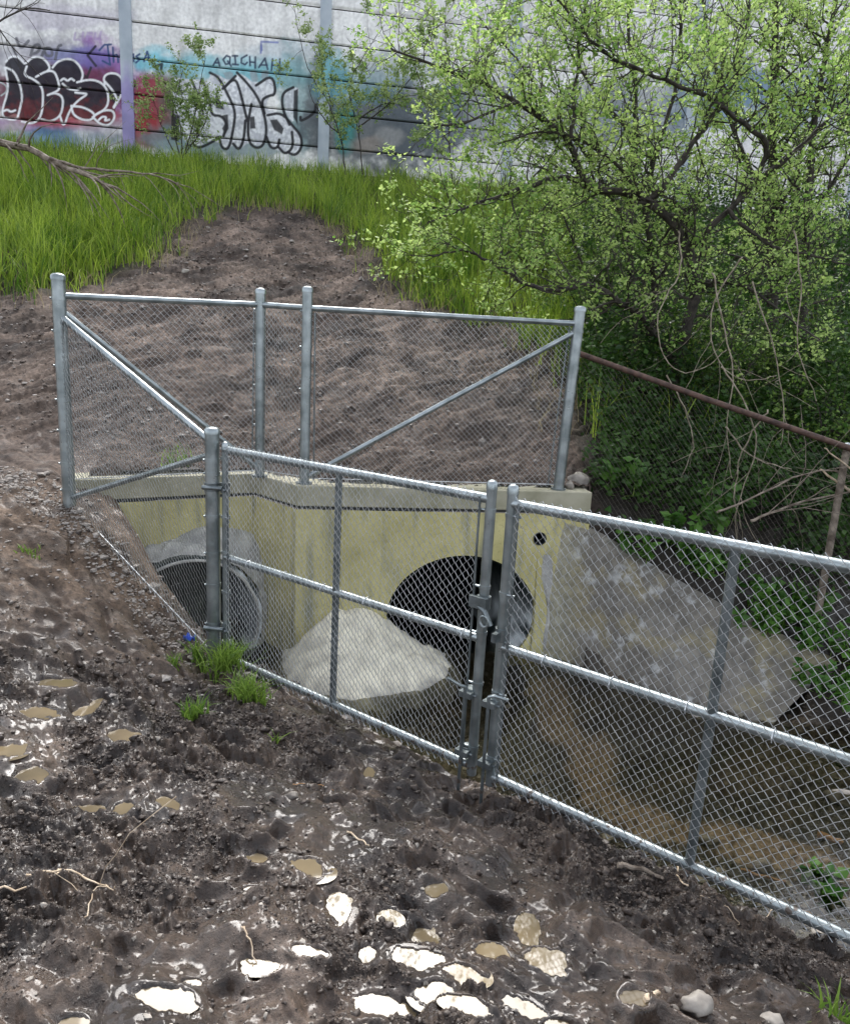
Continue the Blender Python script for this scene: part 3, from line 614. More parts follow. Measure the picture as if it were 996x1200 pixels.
# ------------------------------------------------------------------ chain link
def chain(P0, P1, zt0, zt1, zb0, zb1, nside, pitch=.042, r=.0018, dev=.0028, sag=0):
    """woven wire between two plan points; top and bottom heights given at both ends; every wire a zigzag tube"""
    P0 = np.array(P0, float)[:2]; P1 = np.array(P1, float)[:2]; e = P1-P0; Ls = np.linalg.norm(e); e /= Ls; n = np.array([e[1], -e[0]])*nside
    K = int(Ls/(pitch/2)); V = []; Fs = []; cnt = 0
    hp = pitch/2
    sh_t = (zt1-zt0)/Ls
    Vall = []; Fall = []; base_i = 0
    for k in range(K):
        uc = (k+.5)*hp; zt = mix(zt0, zt1, uc/Ls); zb = mix(zb0, zb1, uc/Ls)
        J = int(round((zt-zb)/hp)); j = np.arange(J+1)
        par = (j+k) % 2
        u = hp*(k+par)+.0012*rng.standard_normal(J+1)
        z = zt-j*hp + (sh_t*(u-uc)) + .001*rng.standard_normal(J+1)
        off = np.where(par == 1, dev, -dev)+.002*np.sin(u*9+z*7)
        c = np.stack([P0[0]+e[0]*u+n[0]*off, P0[1]+e[1]*u+n[1]*off, z], 1)
        # square section aligned with (n, in plane perpendicular)
        ring = []
        for s_ in range(4):
            A = math.pi/4+math.pi/2*s_; ring.append(c+r*1.2*(math.cos(A)*np.array([n[0], n[1], 0])+math.sin(A)*np.array([e[0]*.707, e[1]*.707, .3]))[None])
        v = np.stack(ring, 1).reshape(-1, 3); i = (np.arange(J)[:, None]*4+np.arange(4)[None]); i2 = (np.arange(J)[:, None]*4+(np.arange(4)[None]+1) % 4)
        f = np.stack([i, i2, i2+4, i+4], -1).reshape(-1, 4)
        Vall.append(v); Fall.append(f+base_i); base_i += len(v)
    return np.concatenate(Vall), np.concatenate(Fall)
def mesh_part(parent, m, *a, label=None, **k):
    V, Fq = chain(*a, **k); o = link('wire_mesh', npmesh('wire_mesh', V, Fq, True), m, parent)
    if label: o['label'] = label
    return o
def tube_part(name, pts, r, m, parent, n=16):
    mb = MB(); mb.tube(pts, r, n); return mb.build(name, m, parent, smooth=True)
def post(parent, P, z0, z1, r, m=None, bands=(), capname='post_cap', top=None):
    mb = MB(); mb.tube([(P[0], P[1], z0), (P[0] if top is None else top[0], P[1] if top is None else top[1], z1)], r, 20)
    o = mb.build('post', m or M['galv'], parent, smooth=True)
    tx, ty = (P[0], P[1]) if top is None else top
    mc = MB(); mc.tube([(tx, ty, z1-.028), (tx, ty, z1-.002), (tx, ty, z1+.01), (tx, ty, z1+.016)], [r*1.09, r*1.09, r*.85, r*.3], 20); c = link_sub(mc, capname, o)
    for z in bands:
        f = (z-z0)/(z1-z0); bx_, by_ = mix(P[0], tx, f), mix(P[1], ty, f)
        mb2 = MB(); mb2.tube([(bx_, by_, z-.011), (bx_, by_, z+.011)], r*1.08, 20)
        d = np.array([-bx_, -by_]); d = d/np.linalg.norm(d); s_ = np.array([d[1], -d[0]])
        mb2.tube([(bx_+s_[0]*r*.9, by_+s_[1]*r*.9, z), (bx_+s_[0]*(r+.012), by_+s_[1]*(r+.012), z)], .007, 8)
        link_sub(mb2, 'tension_band', o)
    return o
def link_sub(mb, name, parent, m=None): return mb.build(name, m or M['galv'], parent, smooth=True)
A_ = np.array([-2.40, 4.82]); B_ = np.array([-1.295, 5.60]); C_ = np.array([-.915, 5.40]); D_ = np.array([1.045, 5.72]); G_ = np.array([-1.27, 4.276])
D_top = np.array([1.085, 5.72])
zA = .36; zB = atY(305, 340, B_[1])[2]; zC = atY(360, 338, C_[1])[2]; zD = atY(680.5, 361, D_[1])[2]; zG = -.50
fence = empty('chain_link_fence', (*A_, -1.1), 'new galvanised chain link fence enclosing the culvert, standing on the headwall and left bank', 'fence')
post(fence, A_, -1.7, zA, .042, bands=(.22, .02, -.2, -.42, -.62, -.84, -1.02))
post(fence, B_, CT-.002, zB, .037, bands=(.25, .0, -.3, -.6, -.85))
post(fence, C_, CT-.002, zC, .037, bands=(.25, .0, -.3, -.6, -.85))
post(fence, D_, CT-.002, zD, .042, bands=(.22, -.05, -.3, -.6, -.88), top=D_top)
for P in (B_, C_, D_):
    mb = MB(); mb.tube([(*P, CT-.001), (*P, CT+.012)], .06, 20); mb.build('base_collar', M['galvdark'], fence, smooth=True)
post(fence, G_, -2.4, zG, .042, bands=(-.68, -.76, -1.02, -1.25, -1.45, -1.7))
def P3(P, z): return np.array([P[0], P[1], z])
rA = atY(78, 347, A_[1])[2]; rB = atY(305, 357, B_[1])[2]; rC = atY(360, 361, C_[1])[2]; rD = atY(672, 379, D_[1])[2]
tube_part('top_rail', [P3(A_, rA), P3(B_, rB)], .021, M['galv'], fence)
tube_part('top_rail', [P3(B_, rB), P3(C_, rC)], .021, M['galv'], fence)
tube_part('top_rail', [P3(C_, rC), P3(D_top, rD)], .021, M['galv'], fence)
tube_part('brace', [P3(A_, rA-.08), P3(B_, CT+.05)], .019, M['galv'], fence)
tube_part('brace', [P3(D_top, rD-.05), P3(C_, CT+.04)], .02, M['galv'], fence)
rA2 = atY(76, 370, A_[1])[2]; rG2 = atY(247, 519, G_[1])[2]; bA = atY(84, 584, A_[1])[2]; bG = atY(247, 532, G_[1])[2]
tube_part('top_rail', [P3(A_, rA2), P3(G_, rG2)], .021, M['galv'], fence)
tube_part('brace', [P3(A_, bA), P3(G_, bG)], .019, M['galv'], fence)
gA = atY(84, 590, A_[1])[2]; gG = atY(251, 768, G_[1])[2]
mesh_part(fence, M['wire'], A_, B_, rA, rB, CT+.02, CT+.02, 1)
mesh_part(fence, M['wire'], B_, C_, rB, rC, CT+.02, CT+.02, 1)
mesh_part(fence, M['wire'], C_, D_, rC, rD, CT+.02, CT+.02, 1)
dAG = (G_-A_)/np.linalg.norm(G_-A_); nAG = np.array([dAG[1], -dAG[0]])
offAG = nAG*(.024 if nAG@(-G_) > 0 else -.024)
mesh_part(fence, M['wire'], A_+offAG, G_+offAG, rA2+.012, rG2+.012, gA, gG, 1)
for (p, z0), (q, z1) in (((A_, gA+.01), (G_, gG+.01)), ((A_, CT+.05), (B_, CT+.05)), ((B_, CT+.05), (C_, CT+.05)), ((C_, CT+.04), (D_, CT+.04))):
    tube_part('tension_wire', [P3(p, z0), P3(q, z1)], .0035, M['wire'], fence, 6)
for P, s_, z0, z1 in ((C_, .07, CT+.03, rC-.03), (B_, -.06, CT+.03, rB-.03), (D_, -.085, CT+.03, rD-.03)):
    q = P+np.array([s_, 0]); q2 = (D_top if P is D_ else P)+np.array([s_*.8, 0])
    tube_part('tension_bar', [P3(q, z0), P3(q2, z1)], .006, M['galvdark'], fence, 8)
# gates -------------------------------------------------------------
GL0 = np.array([-1.19, 4.262]); GL1 = np.array([.288, 3.165]); GR0 = np.array([.372, 3.087]); 
gd = np.array([1.8484-.372, 1.973-3.087]); gd = gd/np.linalg.norm(gd); GR1 = GR0+gd*1.85
ZTg, ZMg, ZBg = -.612, -1.267, -1.912
def gate_leaf(P0, P1, label, hinge_first):
    g = empty('gate', (*P0, ZBg), label, 'gate', 'two leaves of the double gate')
    e = (P1-P0)/np.linalg.norm(P1-P0); n = np.array([e[1], -e[0]]); n = n if n@(-P0) > 0 else -n
    rs = .021
    for P, lead in ((P0, hinge_first), (P1, not hinge_first)):
        top = ZTg+(.07 if not lead else .03); s_ = post(g, P, ZBg-.045, top, .0235 if not lead else .02)
        s_.name = 'stile'
        for z in (ZTg-.05, ZMg+.25, ZMg+.03, ZMg-.22, ZBg+.1):
            mb = MB(); mb.tube([(P[0], P[1], z-.008), (P[0], P[1], z+.008)], .0265, 16); sg = 1 if P is P0 else -1
            mb.tube([(*(P+e*sg*.02+n*.012), z), (*(P+e*sg*.055+n*.012), z)], .006, 8); link_sub(mb, 'tension_band', s_)
        sg = 1 if P is P0 else -1
        tube_part('tension_bar', [P3(P+e*sg*.045+n*.02, ZBg-.01), P3(P+e*sg*.045+n*.02, ZTg+.01)], .0055, M['galvdark'], g, 8)
    Mid = (P0+P1)/2
    tube_part('rail', [P3(P0, ZTg), P3(P1, ZTg)], rs+.002, M['galv'], g)
    tube_part('rail', [P3(P0, ZMg), P3(P1, ZMg)], rs, M['galv'], g)
    tube_part('rail', [P3(P0, ZBg), P3(P1, ZBg)], rs, M['galv'], g)
    tube_part('upright', [P3(Mid, ZBg), P3(Mid, ZTg)], .019, M['galvdark'], g)
    mesh_part(g, M['wire'], P0+n*.026+e*.03, P1+n*.026-e*.03, ZTg+.038, ZTg+.038, ZBg-.03, ZBg-.03, 1)
    for q in np.linspace(.12, .95, 6):              # tie wires on the middle rail
        P = mix(P0, P1, q); mb = MB()
        mb.tube([(*(P+n*.0225), ZMg-.02), (*(P+n*.032), ZMg), (*(P+n*.022), ZMg+.022), (*(P-n*.01), ZMg+.024)], .0022, 6); link_sub(mb, 'tie_wire', g, M['wire'])
    return g, e, n
gl_, e1, n1_ = gate_leaf(GL0, GL1, 'left leaf of the chain link double gate, hung on the thick post beside the weeds', True)
gr_, e2, n2_ = gate_leaf(GR0, GR1, 'right leaf of the chain link double gate, running out of the picture on the right', False)
for z in (-.84, -1.72):                            # hinges on the thick post
    mb = MB(); mb.tube([(*G_, z-.025), (*G_, z+.025)], .047, 20)
    d = (GL0-G_)/np.linalg.norm(GL0-G_); mb.tube([(*(G_+n1_*.05-d*.02), z), (*(GL0+n1_*.045+d*.02), z)], .014, 10); mb.tube([(*GL0, z-.03), (*GL0, z+.03)], .028, 16)
    mb.tube([(*(GL0+n1_*.03+d*.035), z-.008), (*(GL0+n1_*.06+d*.035), z-.008)], .011, 6)
    mb.build('hinge', M['galvdark'], gl_, smooth=True)
# drop rods with bent handles, guides and the fork latch
for P, g, sgn, hx in ((GL1-e1*.035, gl_, -1, -.075), (GR0-e2*.012, gr_, 1, .075)):
    q = P+n1_*.052; z1 = -1.50
    mb = MB(); mb.tube([(*q, -2.16), (*q, z1)], .008, 10); rod = mb.build('drop_rod', M['galvdark'], g, smooth=True)
    mb = MB(); mb.tube([(*q, z1-.01), (*q, z1), (q[0]+hx*.35, q[1]-.01, z1+.012), (q[0]+hx*1.15, q[1]-.02, z1+(.05 if sgn < 0 else .0))], .008, 10); link_sub(mb, 'handle', rod)
    for z in (z1-.04, -1.84):
        mb = MB(); mb.box((*(P+n1_*.028), z), .033, .028, .014, [(e1[0], e1[1], 0), (n1_[0], n1_[1], 0), (0, 0, 1)]); mb.tube([(*P, z-.02), (*P, z+.02)], .03, 14)
        mb.tube([(*(P+n1_*.03-e1*.03), z), (*(P+n1_*.03+e1*.05), z)], .006, 8); mb.build('rod_guide', M['galvdark'], g, smooth=True)
mb = MB(); z = -1.09; mb.tube([(*GL1, z-.03), (*GL1, z+.03)], .032, 16)
mb.box((*(GL1+n1_*.045), z+.01), .045, .012, .026, [(e1[0], e1[1], 0), (n1_[0], n1_[1], 0), (0, 0, 1)])
mb.tube([(*(GL1+n1_*.04-e1*.02), z), (*(GL1+n1_*.055+e1*.04), z-.02), (*(GL1+n1_*.05+e1*.075), z-.08)], .012, 10)
mb.build('fork_latch', M['galvdark'], gl_, smooth=True)
ring_ = []
for k in range(17):
    A = 6.2832*k/16; c = GL1+n1_*.06+e1*.045; ring_.append((c[0]+e1[0]*.022*math.cos(A), c[1]+e1[1]*.022*math.cos(A), -1.155+.026*math.sin(A)))
tube_part('latch_ring', ring_, .006, M['galv'], gl_, 8)
mb = MB(); mb.tube([(*GR0, -1.24), (*GR0, -1.18)], .031, 16); mb.box((*(GR0+n2_*.03), -1.21), .012, .04, .02, [(e2[0], e2[1], 0), (n2_[0], n2_[1], 0), (0, 0, 1)]); mb.build('latch_catch', M['galvdark'], gr_, smooth=True)
mb = MB(); mb.tube([(*(GR1+gd*.08), -2.4), (*(GR1+gd*.08), -.45)], .042, 20); hp_ = mb.build('gate_post', M['galv'], None, smooth=True)
tag(hp_, 'thick galvanised gate post holding the right gate leaf', 'post')
# old rusty fence ------------------------------------------------------
of = empty('rusty_fence', (1.25, 6.0, -1.2), 'old dark chain link fence with a rusty top rail under the tree', 'fence')
r0 = atY(678, 414, 5.98); r1_ = atY(1000, 527, 5.25); dd = r1_-r0; r2_ = r0+dd*1.6
tube_part('top_rail', [r0, mix(r0, r1_, .5)+np.array([0, 0, -.008]), r1_, r2_], .022, M['rust'], of, 12)
mesh_part(of, M['oldwire'], r0, r2_, r0[2], r2_[2], r0[2]-1.15, r2_[2]-1.15, 1, pitch=.05, r=.0017)
for f in (.985, 1.6):
    P = r0+dd*f; post(of, (P[0], P[1]+.03), P[2]-1.5, P[2]+.02, .026, M['deadwood'])

# ------------------------------------------------------------------ noise barrier with its graffiti
nb = empty('noise_barrier', (0, 16.4, 3.3), 'tall concrete plank noise barrier covered with graffiti along the top of the slope', 'wall')
wd = np.array([1, .155]); wd /= np.linalg.norm(wd); wn = np.array([wd[1], -wd[0]])
def sdist(px, py, pl):
    d = np.full(px.shape, 1e9)
    for a, b in zip(pl[:-1], pl[1:]):
        ex, ey = b[0]-a[0], b[1]-a[1]; t = np.clip(((px-a[0])*ex+(py-a[1])*ey)/(ex*ex+ey*ey+1e-9), 0, 1)
        d = np.minimum(d, np.hypot(px-a[0]-t*ex, py-a[1]-t*ey))
    return d
Z7 = lambda L_: [(x/3.83, 40+y/3.83) for x, y in L_]
Z8 = lambda L_: [(180+x/4.527, 40+y/4.527) for x, y in L_]
def smooth_pl(p, it=2):
    p = [np.array(q, float) for q in p]
    for _ in range(it):
        o_ = [p[0]]
        for a, b in zip(p[:-1], p[1:]): o_ += [a*.75+b*.25, a*.25+b*.75]
        o_.append(p[-1]); p = o_
    return p
def paint(P):
    px, py = proj(P); n = len(px)
    x = P[:, 0]; z = P[:, 2]
    nz = fbm(x, z, 1.2, 5, .6, 2.); nz2 = fbm(x, z, 4, 4, .6, 9.); nz3 = fbm(x, z, 16, 2, .5, 4.)
    C = np.broadcast_to(np.array([.84, .83, .81]), (n, 3))*(1+.1*nz+.07*nz2+.07*nz3)[:, None]
    C = mix(C, np.array([.55, .54, .52]), (ss(.1, .7, fbm(x*2.5, z*.5, 1.5, 3, .5, 22.))*.4)[:, None])
    def blob(cx, cy_, rx, ry, c, k=1., soft=.35):
        nonlocal C
        q = np.hypot((px-cx)/rx, (py-cy_)/ry)+.28*nz+.18*nz2
        C = mix(C, np.array(c), (ss(1+soft, 1-soft, q)*k)[:, None])
    def stroke(pl, c, wd_, k=1., sm=2):
        nonlocal C
        if sm: pl = smooth_pl(pl, sm)
        a0 = np.array(pl); m_ = (px > a0[:, 0].min()-8) & (px < a0[:, 0].max()+8) & (py > a0[:, 1].min()-8) & (py < a0[:, 1].max()+8)
        if not m_.any(): return
        d = sdist(px[m_], py[m_], pl); C[m_] = mix(C[m_], np.array(c), (ss(wd_+.55, wd_-.45, d)*k)[:, None])
    def fill(pl, c, k=1., sm=1):
        nonlocal C
        pl = np.array(smooth_pl(list(pl)+[pl[0]], sm)); m_ = (px > pl[:, 0].min()-3) & (px < pl[:, 0].max()+3) & (py > pl[:, 1].min()-3) & (py < pl[:, 1].max()+3)
        if not m_.any(): return
        d = polysd(px[m_], py[m_], pl[:-1]); cc_ = np.array(c) if np.ndim(c) < 2 else c[m_]
        C[m_] = mix(C[m_], cc_, (ss(.7, -.7, d)*k)[:, None])
    C = C.copy()
    blob(60, 75, 90, 30, (.3, .28, .36), .6); blob(80, 20, 60, 14, (.45, .38, .55), .35)
    blob(120, 100, 45, 50, (.3, .1, .4), .85); blob(60, 110, 90, 35, (.14, .02, .05), .9); blob(40, 148, 90, 9, (.35, .16, .4), .8); blob(85, 137, 60, 14, (.42, .05, .04), .75); blob(50, 163, 70, 13, (.05, .18, .3), .85); blob(115, 158, 30, 20, (.45, .45, .46), .6); blob(15, 160, 20, 20, (.4, .42, .3), .5)
    blob(95, 66, 40, 12, (.12, .15, .45), .6); blob(178, 72, 28, 12, (.1, .5, .62), .8); blob(180, 60, 18, 8, (.25, .6, .7), .6)
    blob(180, 128, 30, 40, (.28, .02, .04), .95); blob(172, 155, 22, 22, (.36, .02, .03), .9); blob(215, 120, 26, 45, (.1, .12, .1), .8); blob(235, 75, 24, 16, (.2, .5, .56), .55)
    blob(275, 78, 90, 14, (.3, .6, .68), .7); blob(330, 60, 50, 12, (.5, .6, .68), .5); blob(310, 90, 60, 14, (.18, .5, .58), .7); blob(265, 165, 110, 20, (.2, .26, .28), .85); blob(225, 175, 40, 14, (.3, .42, .45), .6)
    blob(350, 120, 25, 60, (.2, .36, .38), .75); blob(300, 170, 60, 12, (.36, .44, .46), .7)
    blob(372, 130, 14, 62, (.13, .14, .15), .8); blob(395, 95, 20, 26, (.05, .36, .42), .8)
    blob(440, 150, 75, 52, (.11, .125, .14), .95); blob(420, 100, 50, 22, (.12, .3, .34), .7); blob(470, 80, 60, 20, (.36, .42, .45), .6); blob(500, 150, 60, 45, (.1, .12, .14), .9)
    blob(405, 150, 14, 30, (.04, .3, .28), .7); blob(455, 160, 16, 12, (.34, .34, .34), .7); blob(430, 170, 22, 10, (.4, .33, .28), .5); blob(520, 115, 22, 16, (.05, .26, .36), .6); blob(560, 130, 60, 40, (.16, .19, .22), .7); blob(840, 110, 60, 45, (.12, .24, .38), .8); blob(760, 130, 60, 40, (.2, .24, .26), .6); blob(930, 115, 70, 35, (.14, .24, .34), .8); blob(700, 140, 60, 40, (.18, .22, .24), .7)
    blue = (.03, .07, .2); K = (.012, .012, .016); W_ = (.88, .88, .9); G2 = (.12, .12, .14)
    for pl in ([(75, 20), (95, 70), (130, 30)], [(140, 95), (152, 50), (182, 45), (176, 80), (150, 88)], [(190, 97), (205, 62), (230, 62), (240, 95), (215, 100), (200, 80)], [(250, 112), (262, 55), (275, 50)], [(60, 60), (75, 95)]): stroke(Z7(pl), G2, 1.7, .85)
    for pl in ([(455, -10), (448, 20)], [(340, -5), (335, 25), (360, 25)], [(375, -8), (372, 25)], [(392, 25), (395, -5), (415, -5)], [(393, 10), (410, 10)], [(430, -5), (428, 22), (448, 22)]): stroke(Z7(pl), (.42, .3, .55), 1.3, .6, 0)
    for pl in ([(430, 55), (395, 95), (432, 142)], [(335, 150), (360, 170), (392, 195), (410, 150)]): stroke(Z7(pl), K, 1.4, .9, 0)
    for pl in ([(448, 72), (470, 48), (500, 46)], [(484, 50), (496, 138), (462, 120)], [(508, 60), (512, 125)], [(512, 100), (524, 92), (531, 102), (532, 126)], [(543, 92), (546, 125)], [(543, 75), (544, 80)], [(566, 84), (552, 92), (566, 106), (552, 122)], [(600, 90), (602, 122)], [(628, 90), (612, 100), (628, 114), (612, 128)], [(648, 122), (662, 78), (674, 120)], [(653, 108), (671, 106)], [(680, 120), (683, 121)]): stroke(Z7(pl), blue, 1.15, .95, 0)
    body = Z7([(30, 112), (70, 100), (112, 128), (150, 100), (200, 102), (235, 150), (275, 112), (330, 110), (372, 150), (378, 205), (430, 205), (470, 220), (468, 185), (520, 175), (552, 205), (552, 265), (520, 325), (518, 380), (490, 412), (440, 402), (420, 388), (350, 388), (312, 365), (288, 415), (270, 372), (230, 398), (190, 392), (150, 405), (100, 395), (80, 350), (22, 378), (2, 352), (40, 250), (24, 150)])
    dk = mix(np.array([.012, .01, .02]), np.array([.12, .015, .02]), ss(110, 135, py+18*nz2)[:, None]); fill(body, dk, .95)
    for pl in ([(25, 150), (42, 245), (8, 350), (22, 378), (76, 388), (88, 350), (106, 270), (70, 168), (28, 150)], [(28, 125), (45, 102), (80, 98), (112, 132)], [(118, 130), (155, 98), (200, 108), (228, 150), (215, 165)], [(122, 145), (108, 185), (160, 205), (192, 240), (196, 290), (188, 370), (150, 404), (100, 392)],
        [(163, 192), (210, 165), (245, 165), (262, 205), (270, 245), (255, 258), (205, 278), (245, 262), (282, 278), (285, 320), (272, 370), (228, 394), (188, 382)], [(238, 150), (262, 120), (315, 108), (352, 130), (376, 175), (366, 212)], [(348, 216), (400, 203), (450, 212), (482, 245), (490, 295), (478, 335), (425, 366)],
        [(340, 262), (368, 265), (398, 268), (350, 298), (312, 345), (288, 420), (272, 370)], [(283, 222), (308, 246), (345, 252), (362, 243)], [(275, 208), (288, 198), (302, 208)], [(308, 208), (321, 198), (334, 208)],
        [(472, 225), (466, 192), (490, 174), (532, 178), (557, 212), (550, 270), (513, 330)], [(474, 215), (506, 250), (530, 295), (512, 326)], [(322, 325), (330, 362), (372, 386), (412, 386), (432, 360), (380, 328), (322, 322)], [(430, 362), (462, 343), (508, 340), (519, 375), (490, 412), (450, 404), (418, 372)], [(445, 385), (460, 370), (480, 372), (470, 390), (492, 384)], [(20, 345), (35, 338), (50, 350), (70, 342)]):
        stroke(Z7(pl), W_, 1.2, .97, 2)
    stroke([(0, 96), (8, 100), (9, 107), (2, 112)], (.5, .55, .55), .8)
    for pl in ([(570, 100), (572, 40), (660, 44)], [(572, 60), (575, 85)]): stroke(Z8(pl), (.16, .2, .5), 1.1, .8, 0)
    for q in ([(510, 195), (545, 190), (560, 250), (520, 255)], [(575, 195), (615, 190), (610, 230), (570, 245)], [(370, 205), (420, 195), (430, 240), (390, 250)]): fill(Z8(q), (.33, .35, .38), .7)
    sil = Z8([(305, 205), (335, 210), (405, 250), (438, 213), (470, 210), (545, 268), (632, 214), (652, 318), (612, 330), (592, 400), (680, 415), (742, 490), (782, 540), (786, 600), (752, 640), (690, 625), (632, 610), (600, 560), (560, 600), (508, 570), (455, 615), (428, 585), (392, 612), (355, 580), (300, 560), (240, 600), (150, 560), (110, 400), (95, 250), (130, 230), (180, 240), (250, 240), (290, 260)])
    sv = mix(np.array([.62, .63, .68]), np.array([.86, .87, .9]), ss(-.4, .5, nz2+.5*nz3)[:, None]); fill(sil, sv, .97)
    fill(Z8([(690, 320), (745, 280), (780, 290), (740, 400), (745, 480), (700, 420)]), sv, .8)
    for pl in ([(330, 305), (378, 402), (332, 392)], [(362, 432), (395, 425), (400, 500), (380, 535), (365, 500), (382, 470)], [(512, 440), (536, 436), (542, 500), (514, 502)], [(618, 455), (655, 452), (692, 500), (682, 532), (640, 508)], [(745, 300), (768, 290), (765, 480), (742, 440)], [(130, 290), (170, 300), (150, 330)], [(95, 420), (140, 430), (135, 570), (95, 560)]): fill(Z8(pl), K, .92, 0)
    for pl in ([(205, 250), (240, 330), (264, 420)], [(258, 240), (298, 330), (306, 432), (362, 432), (392, 480), (372, 540)], [(300, 205), (345, 226), (400, 330), (436, 410), (425, 500), (402, 610), (365, 608), (352, 560)], [(368, 290), (432, 228), (460, 300), (498, 460)], [(380, 280), (436, 222)], [(444, 204), (500, 262), (555, 335), (590, 430), (602, 520), (582, 596), (540, 606), (506, 572), (500, 480), (520, 372)], [(488, 460), (480, 560), (455, 618), (424, 582)],
        [(545, 272), (632, 213), (652, 320), (606, 328), (572, 352), (590, 420)], [(606, 430), (680, 416), (742, 490), (784, 540), (788, 602), (752, 646), (712, 626)], [(600, 545), (622, 606), (660, 604), (668, 560)], [(664, 600), (700, 640), (742, 600), (735, 520)], [(742, 282), (692, 306), (680, 350), (690, 412), (722, 480)], [(215, 588), (240, 606), (300, 580), (352, 545)], [(862, 375), (855, 420), (780, 465), (780, 440)]): stroke(Z8(pl), K, 1.6, .97, 2)
    for pl in ([(318, 165), (340, 128), (352, 167)], [(326, 152), (349, 152)], [(388, 114), (370, 135), (384, 160), (405, 155), (407, 122), (388, 114)], [(394, 143), (413, 170)], [(420, 115), (446, 116)], [(433, 115), (436, 160)], [(420, 160), (450, 163)], [(496, 112), (468, 128), (466, 152), (486, 162), (498, 150)], [(511, 120), (513, 166)], [(541, 122), (540, 180)], [(512, 147), (540, 150)], [(560, 176), (592, 128), (606, 186)], [(566, 164), (603, 164)], [(632, 132), (626, 192)], [(671, 132), (668, 205)], [(629, 164), (669, 168)]): stroke(Z8(pl), (.03, .05, .1), 1.05, .95, 0)
    stroke([(182, 78), (190, 75), (189, 82)], K, 1.6, .9, 0)
    C = C*(1+.12*nz3)[:, None]*(1-.15*ss(.2, .8, fbm(x*3, z*.4, 2, 3, .5, 33.)))[:, None]
    return np.clip(C, 0, 1)
M['painted'] = pmat('painted concrete planks', (.88, .88, .88), (1.06, 1.06, 1.06), (.6, .85), 3, 8, .35, 30, vcol=True, bdist=.01)
M['gap'] = pmat('open plank joints', (.02, .02, .02), (.03, .03, .03), (.9, .95), 4)
M['wpost'] = pmat('painted steel column', (.42, .46, .5), (.6, .63, .65), (.5, .7), 2.5, 6, .2, 30, vcol=True)
def wpos(px): 
    d = ray(px, 100); # on the plan line y = 15.5+(x+6.2)*.155
    t = (15.5+6.2*.155)/(d[1]-.155*d[0]); return np.array([d[0]*t, d[1]*t])
postx = [wpos(-560), wpos(-325), wpos(-92), wpos(150), wpos(380.5), wpos(600), wpos(812), wpos(1018), wpos(1210)]
PZ = 3.98-.633*2; PH = .633
for bi in range(len(postx)-1):
    a = postx[bi]; b = postx[bi+1]; Ls = np.linalg.norm(b-a); back = a-wn*.16, b-wn*.16
    step = .0135 if 1 < bi < 5 else .03
    Vs, Fs_, Cs = [], [], []; bi0 = 0
    for pk in range(11):
        z0 = PZ+PH*pk+.011; z1 = PZ+PH*(pk+1)-.008
        if bi >= 5 or bi < 2 or pk > 5: st = .03
        else: st = step
        if pk >= 7: st = .1
        nu_ = max(2, int(Ls/st)); nz_ = max(3, int((z1-z0)/st)); U, Zg = np.meshgrid(np.linspace(0, Ls, nu_), np.linspace(z0, z1, nz_), indexing='ij')
        ed = np.minimum(Zg-z0, z1-Zg); inn = .03*(ed < 1e-6)
        Pp = np.stack([(a[0]+wd[0]*U-wn[0]*inn).ravel(), (a[1]+wd[1]*U-wn[1]*inn).ravel(), Zg.ravel()], 1)
        i_ = (np.arange(nu_-1)[:, None]*nz_+np.arange(nz_-1)[None]).ravel(); Vs.append(Pp); Fs_.append(np.stack([i_, i_+nz_, i_+nz_+1, i_+1], 1)+bi0); bi0 += len(Pp); Cs.append(paint(Pp))
    me = npmesh('plank_panel', np.concatenate(Vs), np.concatenate(Fs_), True, np.concatenate(Cs)); link('plank_panel', me, M['painted'], nb)
    mb = MB(); c = (a+b)/2-wn*.14; mb.box((c[0], c[1], PZ+PH*5.5), Ls/2, .09, PH*5.5, [(wd[0], wd[1], 0), (wn[0], wn[1], 0), (0, 0, 1)]); mb.build('panel_core', M['gap'], nb)
for P in postx:
    nzp = 200; zz = np.linspace(PZ-.3, PZ+PH*11+.1, nzp); prof = [(-.11, -.06), (-.11, .05), (-.03, .05), (.03, .05), (.11, .05), (.11, -.06)]
    V = np.array([(P[0]+wd[0]*u+wn[0]*v, P[1]+wd[1]*u+wn[1]*v, z) for z in zz for u, v in prof]); k = len(prof)
    Fq = np.array([(i*k+j, i*k+j+1, (i+1)*k+j+1, (i+1)*k+j) for i in range(nzp-1) for j in range(k-1)])
    px_, py_ = proj(V); c0 = np.broadcast_to(np.array([.8, .85, .9]), (len(V), 3)).copy()
    nzv = fbm(V[:, 0]*3, V[:, 2], 1.5, 4)
    if abs(px_.mean()-150) < 30: c0 = mix(c0, np.array([.5, .36, .8]), (ss(70, 100, py_+20*nzv)*.8)[:, None])
    if abs(px_.mean()-380) < 30: c0 = mix(c0, np.array([.25, .7, .75]), (ss(40, 90, py_+30*nzv)*ss(125, 100, py_)*.9)[:, None])
    link('column', npmesh('column', V, Fq, False, c0), M['wpost'], nb)

